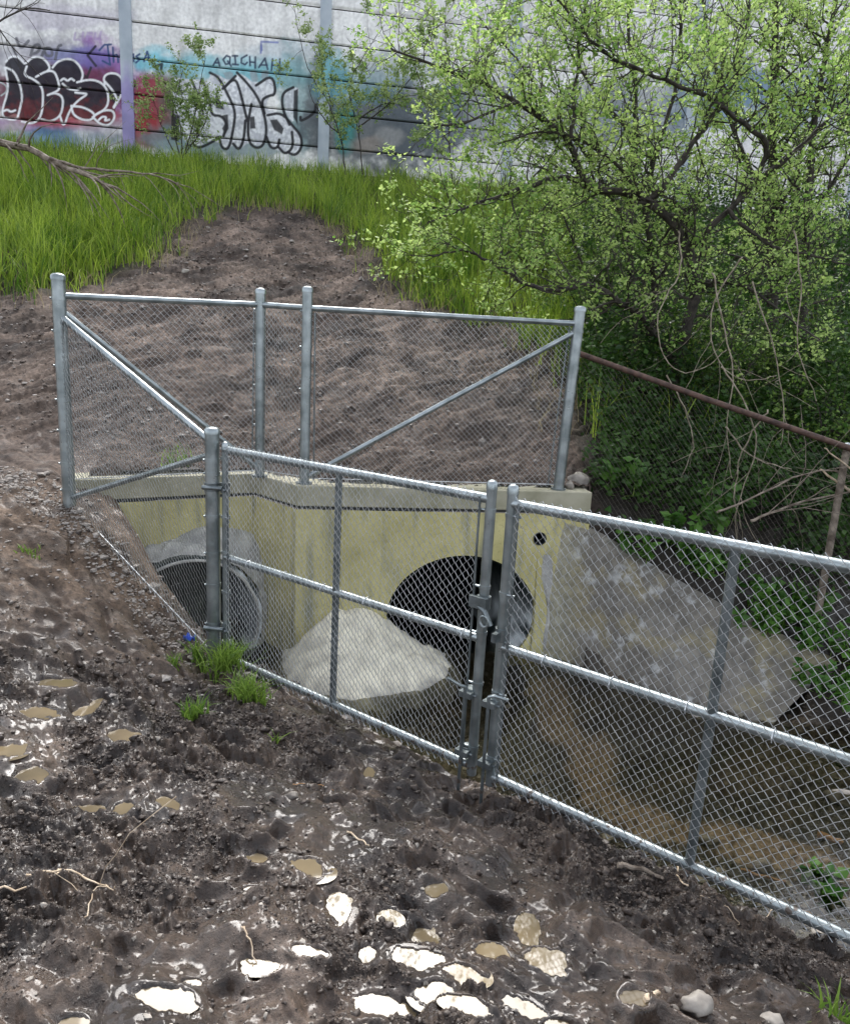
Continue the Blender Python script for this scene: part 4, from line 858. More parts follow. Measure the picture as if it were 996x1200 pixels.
# ------------------------------------------------------------------ vegetation generators
def blades(X, Y, Z, H, W, lean, seg=3, yaw=None):
    n = len(X); a = rng.uniform(0, 2*np.pi, n) if yaw is None else yaw; la = rng.uniform(0, 2*np.pi, n)
    V = np.zeros((n, seg*2+1, 3)); 
    for s in range(seg):
        t = s/seg; wd_ = W*(1-.75*t)*.5; off = lean*H*t**2
        for k, sg in enumerate((-1, 1)):
            V[:, s*2+k, 0] = X+np.cos(a)*wd_*sg+np.cos(la)*off; V[:, s*2+k, 1] = Y+np.sin(a)*wd_*sg+np.sin(la)*off; V[:, s*2+k, 2] = Z+H*t*(1-.25*lean*t)
    V[:, -1, 0] = X+np.cos(la)*lean*H; V[:, -1, 1] = Y+np.sin(la)*lean*H; V[:, -1, 2] = Z+H*(1-.35*lean)
    k = seg*2+1; base_ = np.arange(n)[:, None]*k; tri = []
    for s in range(seg-1): tri += [(2*s, 2*s+1, 2*s+3), (2*s, 2*s+3, 2*s+2)]
    tri.append((2*seg-2, 2*seg-1, 2*seg))
    Fq = (base_[:, :, None]+np.array(tri)[None]).reshape(-1, 3)
    return V.reshape(-1, 3), Fq
def hill_h(x, y): return Hback(x, y)
# tall grass over the slope
def scatter(n, x0, x1, y0, y1): return rng.uniform(x0, x1, n), rng.uniform(y0, y1, n)
def grass_mask(x, y):
    sd_ = polysd(x, y, DIRT)
    return sd_+.32*fbm(x, y, 2.5, 4, .6)
x, y = scatter(245000, -15.5, 9, 6.6, 17.2)
gm = grass_mask(x, y); k = (gm > .0) & (y < wally(x)-.1) & (rng.random(len(x)) < ss(-.05, .4, gm)*.9+.1)
inx_ = (x < .68*y) & (x > -.95*y); k &= inx_
k &= rng.random(len(x)) < (.35+.65*ss(17, 8, y))*(.55+.45*ss(-.3, .3, fbm(x, y, 1.1, 3, off=50.)))*(1-.93*ss(.9, 2.0, x-.22*(y-8)))
x = x[k]; y = y[k]; z = zof(x, y)-.01
hh = (.27+.30*fbm(x, y, 1.3, 3, off=3.)+.32*rng.random(len(x))**2)*ss(-.1, .7, grass_mask(x, y)+.25)*mix(.5, 1, ss(.1, 3., wally(x)-y))
hh = np.clip(hh, .07, .7)
V, Fq = blades(x, y, z, hh*1.15, .011+.009*rng.random(len(x)), np.abs(rng.normal(.38, .3, len(x))))
tag(link('grass', npmesh('grass', V, Fq, False), M['grass']), 'tall bright green grass on the slope below the graffiti wall', 'grass', kind='stuff')
x, y = scatter(40000, -11, 7, 6.6, 17); k = (polysd(x, y, DIRT) > -.25) & (y < wally(x)-.1) & (np.abs(x) < .68*y) & (rng.random(len(x)) < .22+.75*ss(.45, 0, np.abs(polysd(x, y, DIRT)))*ss(-.3, .3, fbm(x, y, 2, 3))+.5*ss(1.6, .3, np.abs(y-13.3))*ss(-3.2, -5, x)); x = x[k]; y = y[k]
V, Fq = blades(x, y, zof(x, y), .12+.25*rng.random(len(x)), np.full(len(x), .006), np.abs(rng.normal(.8, .4, len(x))))
tag(link('dry_grass', npmesh('dry_grass', V, Fq, False), M['grassdry']), 'straw coloured dry grass mixed into the green grass', 'grass', kind='stuff')
def leafcloud(P, size, droop=.2, fold=.25):
    """P (n,3) centres; each leaf two triangles folded on the midrib"""
    n = len(P); a = rng.normal(size=(n, 3)); a /= np.linalg.norm(a, axis=1)[:, None]; a[:, 2] = a[:, 2]*.6-droop; a /= np.linalg.norm(a, axis=1)[:, None]
    u = rng.normal(size=(n, 3)); u[:, 2] += .8; b = np.cross(a, u); b /= np.linalg.norm(b, axis=1)[:, None]+1e-9; c = np.cross(a, b)
    s = (size*(.6+.8*rng.random(n)))[:, None]
    V = np.stack([P, P+a*s*.5+b*s*.32+c*s*fold*.3, P+a*s, P+a*s*.5-b*s*.32+c*s*fold*.3], 1).reshape(-1, 3)
    i = np.arange(n)[:, None]*4; Fq = (i[:, :, None]+np.array([(0, 1, 2), (0, 2, 3)])[None]).reshape(-1, 3)
    return V, Fq
def grow(limbs, twigs, length, leaf_per, seed, up=.25, sub=3, lmin=.1):
    """limbs: list of (pts, r0, r1). Adds random branches along limbs; returns wood tubes and leaf points"""
    rg = np.random.default_rng(seed); wood = MB(); leaves = []
    def branch(p, d, L_, r, lvl):
        nseg = 5; pts_ = [p]; q = p.copy(); dd_ = d.copy()
        for s in range(nseg):
            dd_ = dd_+rg.normal(size=3)*.22+np.array([0, 0, up*.25]); dd_ /= np.linalg.norm(dd_); q = q+dd_*L_/nseg; pts_.append(q)
        wood.tube(pts_, [max(.0018, r*(1-.8*i/nseg)) for i in range(nseg+1)], 5 if r > .006 else 3, caps=False)
        if lvl < 2:
            for _ in range(sub if lvl == 0 else 2):
                t = rg.uniform(.25, 1); i = min(nseg-1, int(t*nseg)); pp = pts_[i]+(pts_[i+1]-pts_[i])*(t*nseg-i)
                nd = dd_+rg.normal(size=3)*.75; nd /= np.linalg.norm(nd); branch(pp, nd, L_*rg.uniform(.4, .7), r*.5, lvl+1)
        if L_ > lmin:
            kk = rg.poisson(leaf_per*L_)
            for _ in range(kk):
                t = rg.uniform(.15, 1)*nseg; i = min(nseg-1, int(t)); c = pts_[i]+(pts_[i+1]-pts_[i])*(t-i)
                m_ = rg.integers(4, 9); leaves.extend((c+rg.normal(size=3)*.027) for _ in range(m_))
    for pts_, r0_, r1__ in limbs:
        P = np.array(smooth_pl3(pts_)); sl_ = np.linalg.norm(np.diff(P, axis=0), axis=1); cum = np.concatenate([[0], np.cumsum(sl_)]); tot = cum[-1]
        Pw = P+rg.normal(size=P.shape)*.008
        wood.tube(Pw, [mix(r0_, r1__, c/tot) for c in cum], 9)
        for _ in range(int(twigs*tot)):
            t = tot*rg.uniform(.12, 1); pp = np.array([np.interp(t, cum, P[:, k_]) for k_ in range(3)]); j = min(len(P)-2, np.searchsorted(cum, t)-1); tan = P[j+1]-P[j]; tan /= np.linalg.norm(tan)+1e-9
            nd = tan*.5+rg.normal(size=3)*.75+np.array([0, 0, up]); nd /= np.linalg.norm(nd)
            branch(pp, nd, length*rg.uniform(.5, 1.3), mix(r0_, r1__, t/tot)*.32+.0025, 0)
    return wood, np.array(leaves)
def smooth_pl3(p): return smooth_pl(p, 2)
def T(L_, Y0, Y1=None):
    n = len(L_); Y1 = Y0 if Y1 is None else Y1
    return [atY(px, py, mix(Y0, Y1, i/max(1, n-1))) for i, (px, py) in enumerate(L_)]
def tree(name, limbs, label, cat, twigs, length, leafn, lsize, seed, leafm, group=None, up=.25, sub=3, parts=('branches', 'crown'), droop=.2):
    wood, lv = grow(limbs, twigs, length, leafn, seed, up, sub)
    loc = limbs[0][0][0]; e_ = empty(name, loc, label, cat, group)
    wood.build('trunk', M['bark'], e_, smooth=True)
    V, Fq = leafcloud(lv, np.full(len(lv), lsize), droop); link('crown', npmesh('crown', V, Fq, False), leafm, e_)
    print(name, 'leaves', len(lv)); return e_
base_main = (788, 470)
limbs = [(T([base_main, (790, 425), (806, 380), (818, 330), (800, 272), (753, 228), (702, 223), (680, 207), (669, 162), (607, 120), (552, 92), (457, 58)], 7.5, 7.0), .062, .007),
    (T([(702, 223), (660, 205), (624, 218), (552, 240), (500, 262)], 7.3, 6.8), .03, .006),
    (T([(800, 300), (853, 246), (887, 212), (903, 167), (876, 150), (831, 115), (775, 92), (708, 67), (663, 11), (630, -30)], 7.5, 6.9), .03, .008),
    (T([(764, 235), (797, 190), (842, 128), (870, 73), (880, -10)], 7.3, 7.3), .03, .01),
    (T([(719, 352), (697, 330), (630, 343), (580, 310), (546, 290), (505, 300)], 7.0, 6.6), .028, .006),
    (T([(790, 425), (755, 372), (719, 352)], 7.5, 7.0), .035, .028),
    (T([(669, 162), (672, 110), (680, 40), (690, -20)], 7.0, 7.1), .018, .008),
    (T([(607, 120), (560, 140), (510, 150)], 6.9, 6.7), .015, .006), (T([(753, 228), (700, 170), (640, 150), (580, 170)], 7.3, 6.9), .018, .006),
    (T([(887, 212), (930, 180), (970, 140), (1010, 90)], 7.4, 7.0), .025, .008), (T([(853, 246), (900, 290), (950, 300), (1000, 310)], 7.4, 6.9), .022, .007), (T([(818, 330), (870, 330), (920, 370), (960, 400)], 7.4, 6.9), .02, .006)]
tree('tree', limbs, 'sprawling dark limbed tree with fresh yellow green leaves behind the rusty fence', 'tree', 16, .55, 5.8, .037, 5, M['leaf'])
limbs = [(T([(740, 400), (739, 341), (736, 268), (747, 168), (744, 112), (735, 30), (738, -40)], 8.4, 8.6), .045, .012), (T([(765, 400), (769, 335), (758, 279), (760, 200), (790, 120), (800, 40), (795, -40)], 8.5, 8.6), .04, .01),
    (T([(736, 268), (700, 200), (640, 120), (600, 60), (560, 20)], 8.5, 8.3), .022, .007), (T([(747, 168), (690, 100), (650, 30), (640, -30)], 8.5, 8.3), .02, .007), (T([(730, 400), (690, 330), (660, 260), (650, 200)], 8.4, 8.2), .02, .006)]
tree('tree', limbs, 'upright tree with two thin parallel stems, left of the sprawling tree and behind it', 'tree', 12, .6, 5.2, .038, 8, M['leaf'])
limbs = [(T([(905, 420), (903, 250), (905, 120), (909, 33), (905, -60)], 9.3, 9.5), .07, .03), (T([(940, 420), (945, 260), (955, 120), (975, 20), (990, -50)], 9., 9.2), .05, .02), (T([(903, 250), (860, 160), (830, 60), (820, -40)], 9.3, 9.3), .03, .01), (T([(945, 260), (1010, 160), (1060, 60)], 9.1, 9.0), .03, .01)]
tree('tree', limbs, 'tall straight tree at the right edge standing closest to the noise barrier', 'tree', 13, .75, 7, .04, 9, M['leaf'])
# saplings in front of the barrier
def sap(pxy, Y, seed, label, tw, leafn, ln, ls=.05):
    limbs = [(T(p, Y), .013, .004) for p in pxy]
    tree('sapling', limbs, label, 'sapling', tw, ln, leafn, ls, seed, M['leaf2'], 'saplings in front of the graffiti', up=.3)
sap([[(212, 195), (215, 160), (205, 120), (190, 90)], [(213, 190), (228, 140), (235, 100), (242, 62)], [(211, 190), (190, 150), (180, 115)], [(213, 185), (240, 150), (246, 118)], [(212, 188), (200, 140), (215, 80)]], 14.6, 31, 'dense bushy sapling covering the left end of the silver graffiti', 6, 11, .42)
sap([[(405, 205), (400, 160), (385, 120), (362, 85), (350, 40), (345, 5)], [(400, 160), (370, 130), (362, 100)], [(390, 125), (370, 60)]], 14.4, 32, 'thin curving sapling in front of the middle column of the barrier', 3.2, 10, .6)
sap([[(425, 205), (420, 150), (405, 100), (430, 60), (450, 30)], [(420, 150), (470, 110), (500, 60)], [(420, 140), (450, 120), (490, 110)]], 14.2, 33, 'forked sapling right of the middle column of the barrier', 3.6, 12, .6)
sap([[(530, 215), (525, 150), (530, 90), (520, 30), (525, -20)], [(526, 150), (560, 100), (580, 40), (590, -10)], [(528, 170), (500, 120), (480, 60)]], 13.6, 34, 'tall leafy sapling at the left edge of the trees', 4.5, 14, .6)
def shrub(px, Y, label, seed, hh_=150):
    b = (px, 1); ys = [q for q in range(200, 620, 4) if (lambda P: zof(P[0], P[1])[0] < P[2])(atY(px, q, Y))]; by = ys[-1] if ys else 420
    limbs = [(T([(px+rng.normal()*4, by+6), (px+dx*.4, by-hh_*.4), (px+dx, by-hh_*f)], Y), .012, .003) for dx, f in ((-60, .7), (-30, 1.), (0, .95), (28, 1.05), (58, .75))]
    tree('shrub', limbs, label, 'shrub', 9, .4, 7, .04, seed, M['leaf3'], 'shrubs growing under the trees', up=.3)
M['leaf3'] = leafmat('mid green shrub leaves', (.05, .12, .02), (.22, .34, .07), .45)
shrub(700, 8.6, 'leafy shrub just above the right end of the back fence', 71); shrub(835, 7.4, 'leafy shrub right of the sprawling tree trunk', 72, 130); shrub(930, 7.6, 'leafy shrub under the tall straight tree at the right edge', 73); shrub(985, 6.7, 'low shrub behind the rusty rail at the picture edge', 74, 110); shrub(625, 10.5, 'leafy shrub standing in the tall grass left of the trees', 75, 110)
# undergrowth under the trees: leaves on short stems
x, y = scatter(230000, .9, 9, 5.5, 15)
kk = rng.random(len(x)) < np.where(y < 8, 1, .4); x, y = x[kk], y[kk]; lim = None; hb_ = None; hb_ = np.where(y < 6.2, zof(x, y), zof(x, y))
lim = 1.35+.10*(y-6)+.25*fbm(x, y, 1.2, 2)
k = (x > lim) & (x < .75*y+.5) & ~((x < 2.9) & (y < 5.9)); x, y, hb_ = x[k], y[k], hb_[k]
ht = np.clip(.3+.8*ss(-.3, .5, fbm(x, y, .8, 3, off=5.))*ss(6, 7, y)+.4*ss(2, 5, x), .1, 1.5)*rng.random(len(x))**.8
ptsu = np.stack([x, y, hb_+ht], 1); ptsu = ptsu+rng.normal(size=(len(x), 3))*.04
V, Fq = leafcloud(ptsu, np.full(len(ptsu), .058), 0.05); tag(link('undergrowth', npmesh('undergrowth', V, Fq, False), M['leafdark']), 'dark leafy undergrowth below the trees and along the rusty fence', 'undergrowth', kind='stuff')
# small bright plants along the wing wall and the fence foot
def plant(P, h, n, seed, label, name='plant', spread=.12):
    rg = np.random.default_rng(seed); e_ = empty(name, P, label, 'plant', 'leafy plants on the right bank'); st = MB(); lv = []
    for i in range(n):
        d = np.array([*rg.normal(size=2)*.28, 1]); d /= np.linalg.norm(d); q0 = np.array(P)+np.array([*rg.normal(size=2)*spread, -.02]); hh_ = h*rg.uniform(.6, 1.1)
        st.tube([np.array(P)-np.array([0, 0, .06]), q0, q0+d*hh_*.5, q0+d*hh_+np.array([*rg.normal(size=2)*.02, 0])], [.003, .003, .0025, .0012], 4, caps=False)
        for t in np.arange(.25, 1.01, .1):
            for a_ in range(3):
                lv.append(q0+d*hh_*t+rg.normal(size=3)*.006)
    st.build('stem', M['weed'], e_); V, Fq = leafcloud(np.array(lv), np.full(len(lv), .075), -.05); link('leaves', npmesh('leaves', V, Fq, False), M['leafplant'], e_)
pl_px = [(745, 585, 5.7, .32, 12, 'bright leafy plant right of the headwall end'), (795, 590, 5.7, .3, 10, 'second leafy plant from the headwall end, under the rusty fence'), (845, 612, 5.6, .26, 9, 'leafy plant where the pale vines hang to the ground'), (905, 625, 5.5, .3, 10, 'leafy plant in front of the old fence post'), (955, 640, 5.4, .3, 10, 'leafy plant at the right edge above the gate rail'),
    (800, 690, 5.6, .22, 8, 'low leafy plant behind the upper edge of the wing wall'), (885, 720, 5.35, .28, 12, 'leafy plant behind the lower part of the wing wall'), (960, 735, 5.2, .3, 12, 'leafy plant just above the tip of the wing wall'), (985, 830, 4.75, .22, 12, 'low leafy plant below the tip of the wing wall'), (975, 1045, 3.0, .12, 6, 'small plant at the water edge in the right corner of the gate'), (840, 560, 5.9, .4, 10, 'tall leafy plant behind the mesh of the old fence'), (730, 540, 6.1, .3, 8, 'leafy plant growing through the old fence beside the end post')]
for i, (px, py, Y, h, n, lab) in enumerate(pl_px):
    P = atY(px, py, Y); P[2] = zof(P[0], P[1])[0]; plant(P, h, n, 60+i, lab)
# weeds by the thick post
def weed(px, py, n, h, r, label, seed):
    P = hill_hit(px, py); rg = np.random.default_rng(seed)
    x = P[0]+rg.normal(size=n)*r; y = P[1]+rg.normal(size=n)*r*.8; z = zof(x, y)-.01
    V, Fq = blades(x, y, z, h*(.5+.7*rg.random(n)), .007+.006*rg.random(n), np.abs(rg.normal(.55, .3, n)), 4)
    tag(link('grass_tuft', npmesh('grass_tuft', V, Fq, False), M['weed']), label, 'grass tuft', 'grass tufts in the mud')
weed(266, 790, 260, .19, .05, 'largest bright grass tuft at the foot of the thick gate hinge post', 1)
weed(292, 818, 200, .17, .045, 'grass tuft just right of the largest one, beside the bottom rail', 2)
weed(232, 775, 110, .13, .035, 'grass tuft left of the thick post near the blue scrap', 3)
weed(228, 838, 90, .12, .028, 'small isolated grass tuft in the mud below the post', 4)
weed(205, 778, 40, .09, .02, 'short pale tuft at the left end of the weeds', 5)
weed(322, 868, 9, .12, .006, 'single yellow green shoot in the mud', 6)
weed(985, 1195, 50, .12, .03, 'grass tuft in the bottom right corner', 7)
weed(213, 700, 60, .2, .05, 'weeds growing in front of the left pipe behind the mesh', 8)
weed(35, 648, 30, .06, .03, 'tiny green sprouts on the left bank', 9)
# blue scrap
P = hill_hit(222, 752); mb = MB(); V = []; rg = np.random.default_rng(2)
for i in range(9):
    for j in range(9): V.append((P[0]-.035+.0088*i+rg.normal()*.003, P[1]-.02+.006*j, P[2]+.03+.018*math.sin(i*1.1+j*.7)+rg.normal()*.005-.0004*(i-4)**2))
mb.add(V, [(i*9+j, (i+1)*9+j, (i+1)*9+j+1, i*9+j+1) for i in range(8) for j in range(8)]); o = mb.build('scrap', M['blue'], None, smooth=True); so = o.modifiers.new('s', 'SOLIDIFY'); so.thickness = .002
tag(o, 'crumpled blue plastic scrap on the mud left of the thick post', 'litter')
# ------------------------------------------------------------------ branches, vines, sticks
def stick(name, pxs, r0_, r1__, m, label, cat, Y=None, lift=.02, group=None, subs=0, seed=0, wig=.004):
    rg = np.random.default_rng(seed+40)
    pts_ = []
    for q in pxs:
        P = hill_hit(q[0], q[1]) if Y is None and len(q) == 2 else atY(q[0], q[1], q[2] if len(q) > 2 else Y)
        P = np.array(P); 
        if Y is None and len(q) == 2: P[2] = zof(P[0], P[1])[0]+lift
        pts_.append(P)
    P = np.array(smooth_pl(pts_, 2)); P = P+rg.normal(size=P.shape)*wig; n = len(P); mb = MB()
    mb.tube(P, [mix(r0_, r1__, i/(n-1)) for i in range(n)], 8)
    for _ in range(subs):
        i = rg.integers(n//4, n-1); q = P[i]; d = (P[i]-P[i-1]); d /= np.linalg.norm(d); d = d+rg.normal(size=3)*.5; L_ = rg.uniform(.3, .9); ps = [q]
        for s in range(5): d = d+rg.normal(size=3)*.15+np.array([0, 0, -.08]); d /= np.linalg.norm(d); ps.append(ps[-1]+d*L_/5)
        mb.tube(ps, [mix(r0_*.3, .0015, k_/5) for k_ in range(6)], 5)
    return tag(mb.build(name, m, None, smooth=True), label, cat, group)
stick('fallen_branch', [(-40, 158, 10.2), (30, 172, 10.1), (75, 195, 10), (120, 212, 9.9)], .055, .02, M['deadwood'], 'thick grey dead branch leaning out of the grass at the left edge', 'branch', Y=10, subs=26, wig=.012)
stick('fallen_branch', [(60, 185, 10.), (105, 200, 10), (160, 200, 10), (208, 213, 10)], .022, .006, M['deadwood'], 'thin dead branch lying across the grass tips right of the thick one', 'branch', Y=10, subs=14, wig=.01)
stick('fallen_branch', [(-10, 30, 9.), (30, 8, 9.2), (60, 12, 9.3)], .012, .004, M['bark'], 'bare dark twig hanging in at the top left corner', 'branch', Y=9, subs=8)
stick('fallen_branch', [(-10, 20, 9.), (18, 60, 9.2), (60, 100, 9.3)], .01, .003, M['bark'], 'thin bare twig in front of the black graffiti', 'branch', Y=9, subs=6)
vl = [([(795, 270), (800, 320), (775, 350), (768, 400), (790, 440), (830, 430), (850, 410)], 6.5, 'pale vine looping low under the main trunk'), ([(835, 320), (850, 400), (862, 440), (850, 500), (857, 560)], 5.9, 'pale vine hanging straight down to the leafy plants'),
    ([(780, 440), (800, 470), (815, 520), (798, 560)], 6.0, 'thin vine crossing the rail left of the others'), ([(850, 500), (880, 540), (925, 548)], 5.7, 'pale vine bending right below the rusty rail'), ([(880, 330), (905, 400), (920, 470), (915, 520)], 6.2, 'thin vine right of the tangle'),
    ([(845, 430), (875, 470), (890, 530), (860, 590), (862, 640)], 5.6, 'long dry vine reaching down in front of the plants'), ([(900, 480), (870, 520), (858, 580), (868, 620)], 5.7, 'dry vine twisted beside the longest one'), ([(870, 300), (830, 360), (835, 420), (870, 450), (910, 440)], 6.4, 'dark vine in the middle of the tangle'), ([(930, 270), (940, 340), (930, 400), (955, 470)], 6.4, 'vine hanging near the right edge')]
for i, (p, Y, lab) in enumerate(vl): stick('vine', p, .0065, .003, M['vine'], lab, 'vine', Y=Y, group='vines hanging from the tree', subs=4, seed=i, wig=.006)
stick('dead_branch', [(1010, 585, 5.3), (960, 550, 5.3)], .013, .006, M['root'], 'pale broken branch at the right edge under the rail', 'branch', Y=5.3)
stick('dead_branch', [(1005, 555, 5.2), (965, 525, 5.2)], .007, .004, M['root'], 'thin pale twig above the broken branch at the right edge', 'branch', Y=5.2)
stick('dead_branch', [(880, 610, 5.4), (930, 590, 5.4), (1000, 575, 5.35)], .012, .005, M['deadwood'], 'brown dead branch lying level beneath the rusty fence', 'branch', Y=5.4, subs=8)
stick('dead_branch', [(840, 600, 5.45), (880, 585, 5.4), (960, 545, 5.35), (1000, 560, 5.3)], .009, .004, M['deadwood'], 'arched brown branch beneath the rusty fence', 'branch', Y=5.4, subs=8, seed=3)
stick('stick', [(725, 1010), (750, 1015), (778, 1030)], .012, .006, M['deadwood'], 'grey root piece lying under the gate rail', 'stick')
stick('stick', [(905, 1062), (940, 1075), (985, 1105)], .006, .004, M['barkless'], 'long orange peeled stick in the mud at the right edge', 'stick')
stick('stick', [(868, 1020), (895, 1028), (920, 1038)], .009, .006, M['barkless'], 'short orange stick just behind the gate mesh', 'stick')
stick('stick', [(958, 978), (985, 990)], .02, .014, M['barkless'], 'thick tan wood chunk beside the water', 'stick')
stick('stick', [(755, 1178), (770, 1170)], .008, .006, M['root'], 'short pale stick end near the bottom edge', 'stick')
stick('root', [(0, 1050), (30, 1054), (70, 1035), (78, 1018)], .0035, .002, M['root'], 'pale root curling at the left edge', 'root', group='roots in the mud', lift=.012)
stick('root', [(35, 1042), (80, 1032), (115, 1040), (132, 1052)], .004, .0015, M['root'], 'orange root lying across the mud beside the curling root', 'root', group='roots in the mud', lift=.015, subs=3)
stick('root', [(102, 1078), (112, 1052), (128, 1046)], .002, .0015, M['root'], 'fine pale root end below the orange root', 'root', group='roots in the mud', lift=.012)
stick('root', [(285, 1095), (292, 1105), (300, 1122)], .003, .0015, M['root'], 'short pale root beside the small puddle', 'root', group='roots in the mud', lift=.012)
stick('root', [(345, 912), (375, 910), (392, 920)], .002, .0015, M['barkless'], 'thin orange root near the mud in front of the left gate leaf', 'root', group='roots in the mud', lift=.012)
stick('root', [(796, 1012), (790, 1035), (805, 1052)], .0035, .0025, M['root'], 'pale root hooked under the bottom rail', 'root', group='roots in the mud', lift=.02)
stick('root', [(820, 1056), (850, 1065), (868, 1078)], .002, .0015, M['root'], 'fine root right of the hooked root', 'root', group='roots in the mud', lift=.012)
stick('root', [(882, 1085), (905, 1075), (925, 1062)], .0025, .0015, M['root'], 'straight pale root crossing toward the orange stick', 'root', group='roots in the mud', lift=.02)
stick('root', [(408, 978), (425, 990), (432, 998)], .004, .002, M['root'], 'pale green root scrap between the puddles', 'root', group='roots in the mud', lift=.012)
# ------------------------------------------------------------------ stones and clods
import bmesh
def ico(sub):
    bm = bmesh.new(); bmesh.ops.create_icosphere(bm, subdivisions=sub, radius=1); V = np.array([v.co[:] for v in bm.verts]); Fq = np.array([[v.index for v in f.verts] for f in bm.faces]); bm.free(); return V, Fq
I1, F1 = ico(1); I3, F3 = ico(3)
def stones(name, x, y, s, m, label, cat, flat=.7, sink=.3):
    n = len(x); z = zof(x, y); a = rng.uniform(0, 6.28, n)
    sc = np.stack([s*rng.uniform(.7, 1.4, n), s*rng.uniform(.7, 1.2, n), s*flat*rng.uniform(.7, 1.2, n)], 1)
    V = I1[None]*(1+.28*rng.standard_normal((n, len(I1), 1)))*sc[:, None]
    ca, sa = np.cos(a)[:, None], np.sin(a)[:, None]; Vx = V[..., 0]*ca-V[..., 1]*sa; Vy = V[..., 0]*sa+V[..., 1]*ca
    V = np.stack([Vx+x[:, None], Vy+y[:, None], V[..., 2]+(z+sc[:, 2]*(1-2*sink)*.6)[:, None]], -1).reshape(-1, 3)
    Fq = (np.arange(n)[:, None, None]*len(I1)+F1[None]).reshape(-1, 3)
    return tag(link(name, npmesh(name, V, Fq, cat == 'mud'), m), label, cat, kind='stuff')
M['clod'] = pmat('dark wet mud clods', (.024, .016, .012), (.06, .044, .034), (.35, .7), 30, 5, .5, 160, bdist=.004)
M['gravel'] = pmat('pale gravel', (.13, .11, .095), (.34, .31, .28), (.7, .9), 25, 4)
# clods on the mud
I2, F2 = ico(2)
for n, s0, lab, ic in ((300000, .0022, 'fine wet crumbs of mud covering the churned ground', 1), (26000, .0055, 'larger wet clods of mud thrown up between the footprints', 2)):
    rr = 1.2*np.exp(rng.random(n)*math.log(5.2/1.2)); aa = rng.uniform(R(-36), R(36), n); x = rr*np.sin(aa); y = rr*np.cos(aa)
    h, D = surface(x.copy(), y.copy()); patch = ss(-.25, .35, fbm(x, y, 3.1, 3, off=70.)); k = (D['mud'] > .6) & (D['wet'] < .35) & (rng.random(n) < (.12+.88*D['rough'])*(1-.5*D['pit'])*(1-.5*D['dry'])*(.2+.8*patch)); x, y = x[k], y[k]
    if ic == 2: I1, F1 = I2, F2
    stones('mud_clods', x, y, s0*np.exp(np.clip(rng.normal(0, .42, len(x)), -1, .9))*np.clip(np.hypot(x, y)/2.2, .8, 1.6), M['clod'], lab, 'mud', .75, .42)
    if ic == 2: I1, F1 = ico(1)
# gravel on the left bank and by the headwall
n = 26000; x = rng.uniform(-3.6, -.9, n); y = rng.uniform(3.2, 5.2, n); ln = (y-4.276)*(A_[0]-G_[0])/(A_[1]-G_[1])+G_[0]
dl = x-ln; k = rng.random(n) < np.exp(-((dl+.22)/.3)**2)*.75*ss(3.7, 4.3, y)+.05; x, y = x[k], y[k]; k = surface(x.copy(), y.copy())[1]['wb'] < .5; x, y = x[k], y[k]
stones('gravel', x, y, .007*np.exp(rng.normal(0, .5, len(x))), M['gravel'], 'pale gravel strewn down the left bank outside the fence', 'gravel', .6)
n = 22000; x = rng.uniform(-1.3, 4, n); y = rng.uniform(2.2, 5.3, n); sdn = polysd(x, y, CHAN); k = (rng.random(n) < .9*np.exp(-((sdn)/.3)**2)+.12) & (sdn > -.6) & (y > 3.37-.755*x+.12) & ((x < 1) | (y < 4.6-.3*(x-2)))
x, y = x[k], y[k]; stones('gravel', x, y, .009*np.exp(rng.normal(0, .55, len(x))), M['gravel'], 'wet grey gravel along the water edges inside the fence', 'gravel', .55)
n = 5000; x = rng.uniform(-5, 1.4, n); y = rng.uniform(5.9, 12, n); k = polysd(x, y, DIRT) < -.1; x, y = x[k], y[k]
stones('gravel', x, y, .009*np.exp(rng.normal(0, .5, len(x))), M['gravel'], 'scattered small stones on the bare soil slope', 'gravel', .6)
n = 1500; rr = 1.3*np.exp(rng.random(n)*math.log(4/1.3)); aa = rng.uniform(R(-34), R(34), n); x = rr*np.sin(aa); y = rr*np.cos(aa); k = (polysd(x, y, CHAN) > .3) & (y < 3.3-.755*x); x, y = x[k], y[k]
stones('gravel', x, y, .0035*np.exp(np.clip(rng.normal(0, .45, len(x)), -1, .8)), M['stone'], 'tiny white pebbles scattered over the mud', 'gravel', .7)
n = 16000; x = rng.uniform(-5, 1.8, n); y = rng.uniform(5.7, 13, n); k = (polysd(x, y, DIRT) < .05) & (y > yline(x)+.15) & (rng.random(n) < .15+.85*ss(-.1, .4, fbm(x, y, 1.3, 3, off=30.))); x, y = x[k], y[k]
stones('soil_clods', x, y, .009*np.exp(np.clip(rng.normal(0, .5, len(x)), -1, 1)), pmat('dry soil clods', (.05, .038, .031), (.15, .12, .1), (.8, .95), 20, 5), 'crumbled clods on the bare soil slope behind the fence', 'soil', .7, .4)
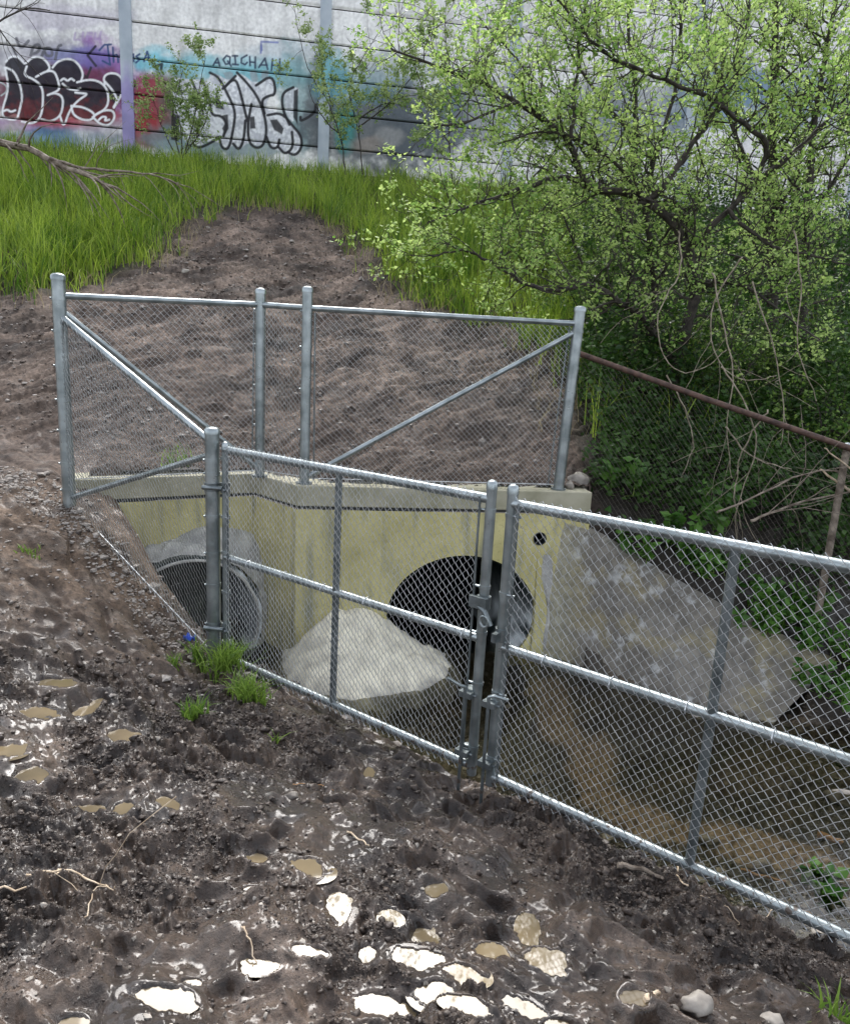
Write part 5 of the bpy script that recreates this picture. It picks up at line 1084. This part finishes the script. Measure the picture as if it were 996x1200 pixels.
# single stones
def rock(px, py, s, label, seed, m=None, Y=None):
    P = hill_hit(px, py) if Y is None else atY(px, py, Y); rg = np.random.default_rng(seed)
    sz = s/F*np.linalg.norm(P)/2; V = I3.copy(); nrm = V.copy()
    off = fbm(V[:, 0]+seed, V[:, 1]+V[:, 2]*.7, 1.4, 3)*.35; V = V*(1+off)[:, None]*np.array([1.15, .9, .68])*sz
    for _ in range(5):
        d = rg.normal(size=3); d /= np.linalg.norm(d); q = V@d; lim_ = sz*rg.uniform(.45, .7); V = V-np.maximum(q-lim_, 0)[:, None]*d[None]*.85
    z = zof(P[0], P[1])[0] if Y is None else P[2]
    V = V+np.array([P[0], P[1], z+sz*.08]); tag(link('stone', npmesh('stone', V, F3, True), m or M['stone']), label, 'stone', 'loose stones')
rk = [(519, 970, 17, 'round pale stone in the mud below the centre gate posts'), (693, 1050, 17, 'whitish stone in the mud right of the brown puddles'), (820, 1190, 30, 'largest flat stone at the bottom edge'), (905, 1194, 22, 'flat light stone right of the largest one'), (955, 1103, 16, 'pale stone at the end of the orange stick'), (780, 1067, 8, 'small white stone in the dark mud right of centre'), (820, 1050, 8, 'small white stone under the bottom rail'),
    (343, 925, 13, 'small whitish stone in front of the left gate leaf'), (782, 1165, 9, 'white pebble near the short pale stick'), (895, 1015, 20, 'grey white stone behind the right gate mesh near the orange stick'), (828, 992, 22, 'grey stone at the foot of the gate upright'), (985, 940, 26, 'pale stone on the right bank at the edge of the picture'), (878, 932, 10, 'white pebble on the dark debris behind the gate'), (597, 830, 12, 'grey stone in the water right of the gate posts'),
    (482, 862, 14, 'pale stone between the mortar mound and the gate'), (432, 850, 12, 'grey stone at the front of the mortar mound'), (813, 848, 16, 'broken pale stone at the foot of the wing wall'), (665, 600, 14, 'stone on the bank beside the headwall end'), (681, 572, 24, 'brown rock beside the end post on the headwall'), (217, 327, 8, 'small stone on the soil slope behind the fence'), (185, 873, 8, 'white pebble on the trodden mud at left'), (40, 1070, 8, 'white pebble below the curling root'), (53, 1078, 7, 'smaller white pebble below the curling root'), (205, 1142, 7, 'tiny pebble left of the lower puddle'), (180, 690, 16, 'pale stone on the left bank by the mesh'), (150, 780, 8, 'pale pebble on the churned mud'), (12, 560, 9, 'stone on the soil at the left edge'), (790, 1185, 12, 'white chip beside the largest flat stone')]
for i, (px, py, s, lab) in enumerate(rk): rock(px, py, s, lab, i)
# lumps of debris on the right bank and lumpy mud heaps
n = 6000; x = rng.uniform(1.8, 5, n); y = rng.uniform(2.6, 5.2, n); sdn = polysd(x, y, CHAN); k = (sdn > -.25) & (sdn < 1.1) & (y > 3.2); x, y = x[k], y[k]
stones('leaf_litter', x, y, .012*np.exp(rng.normal(0, .45, len(x))), pmat('dark leaf litter', (.02, .016, .012), (.08, .065, .05), (.6, .9), 20, 4), 'dark debris and leaf litter on the right bank', 'litter', .35)
print('objects', len(scene.objects))
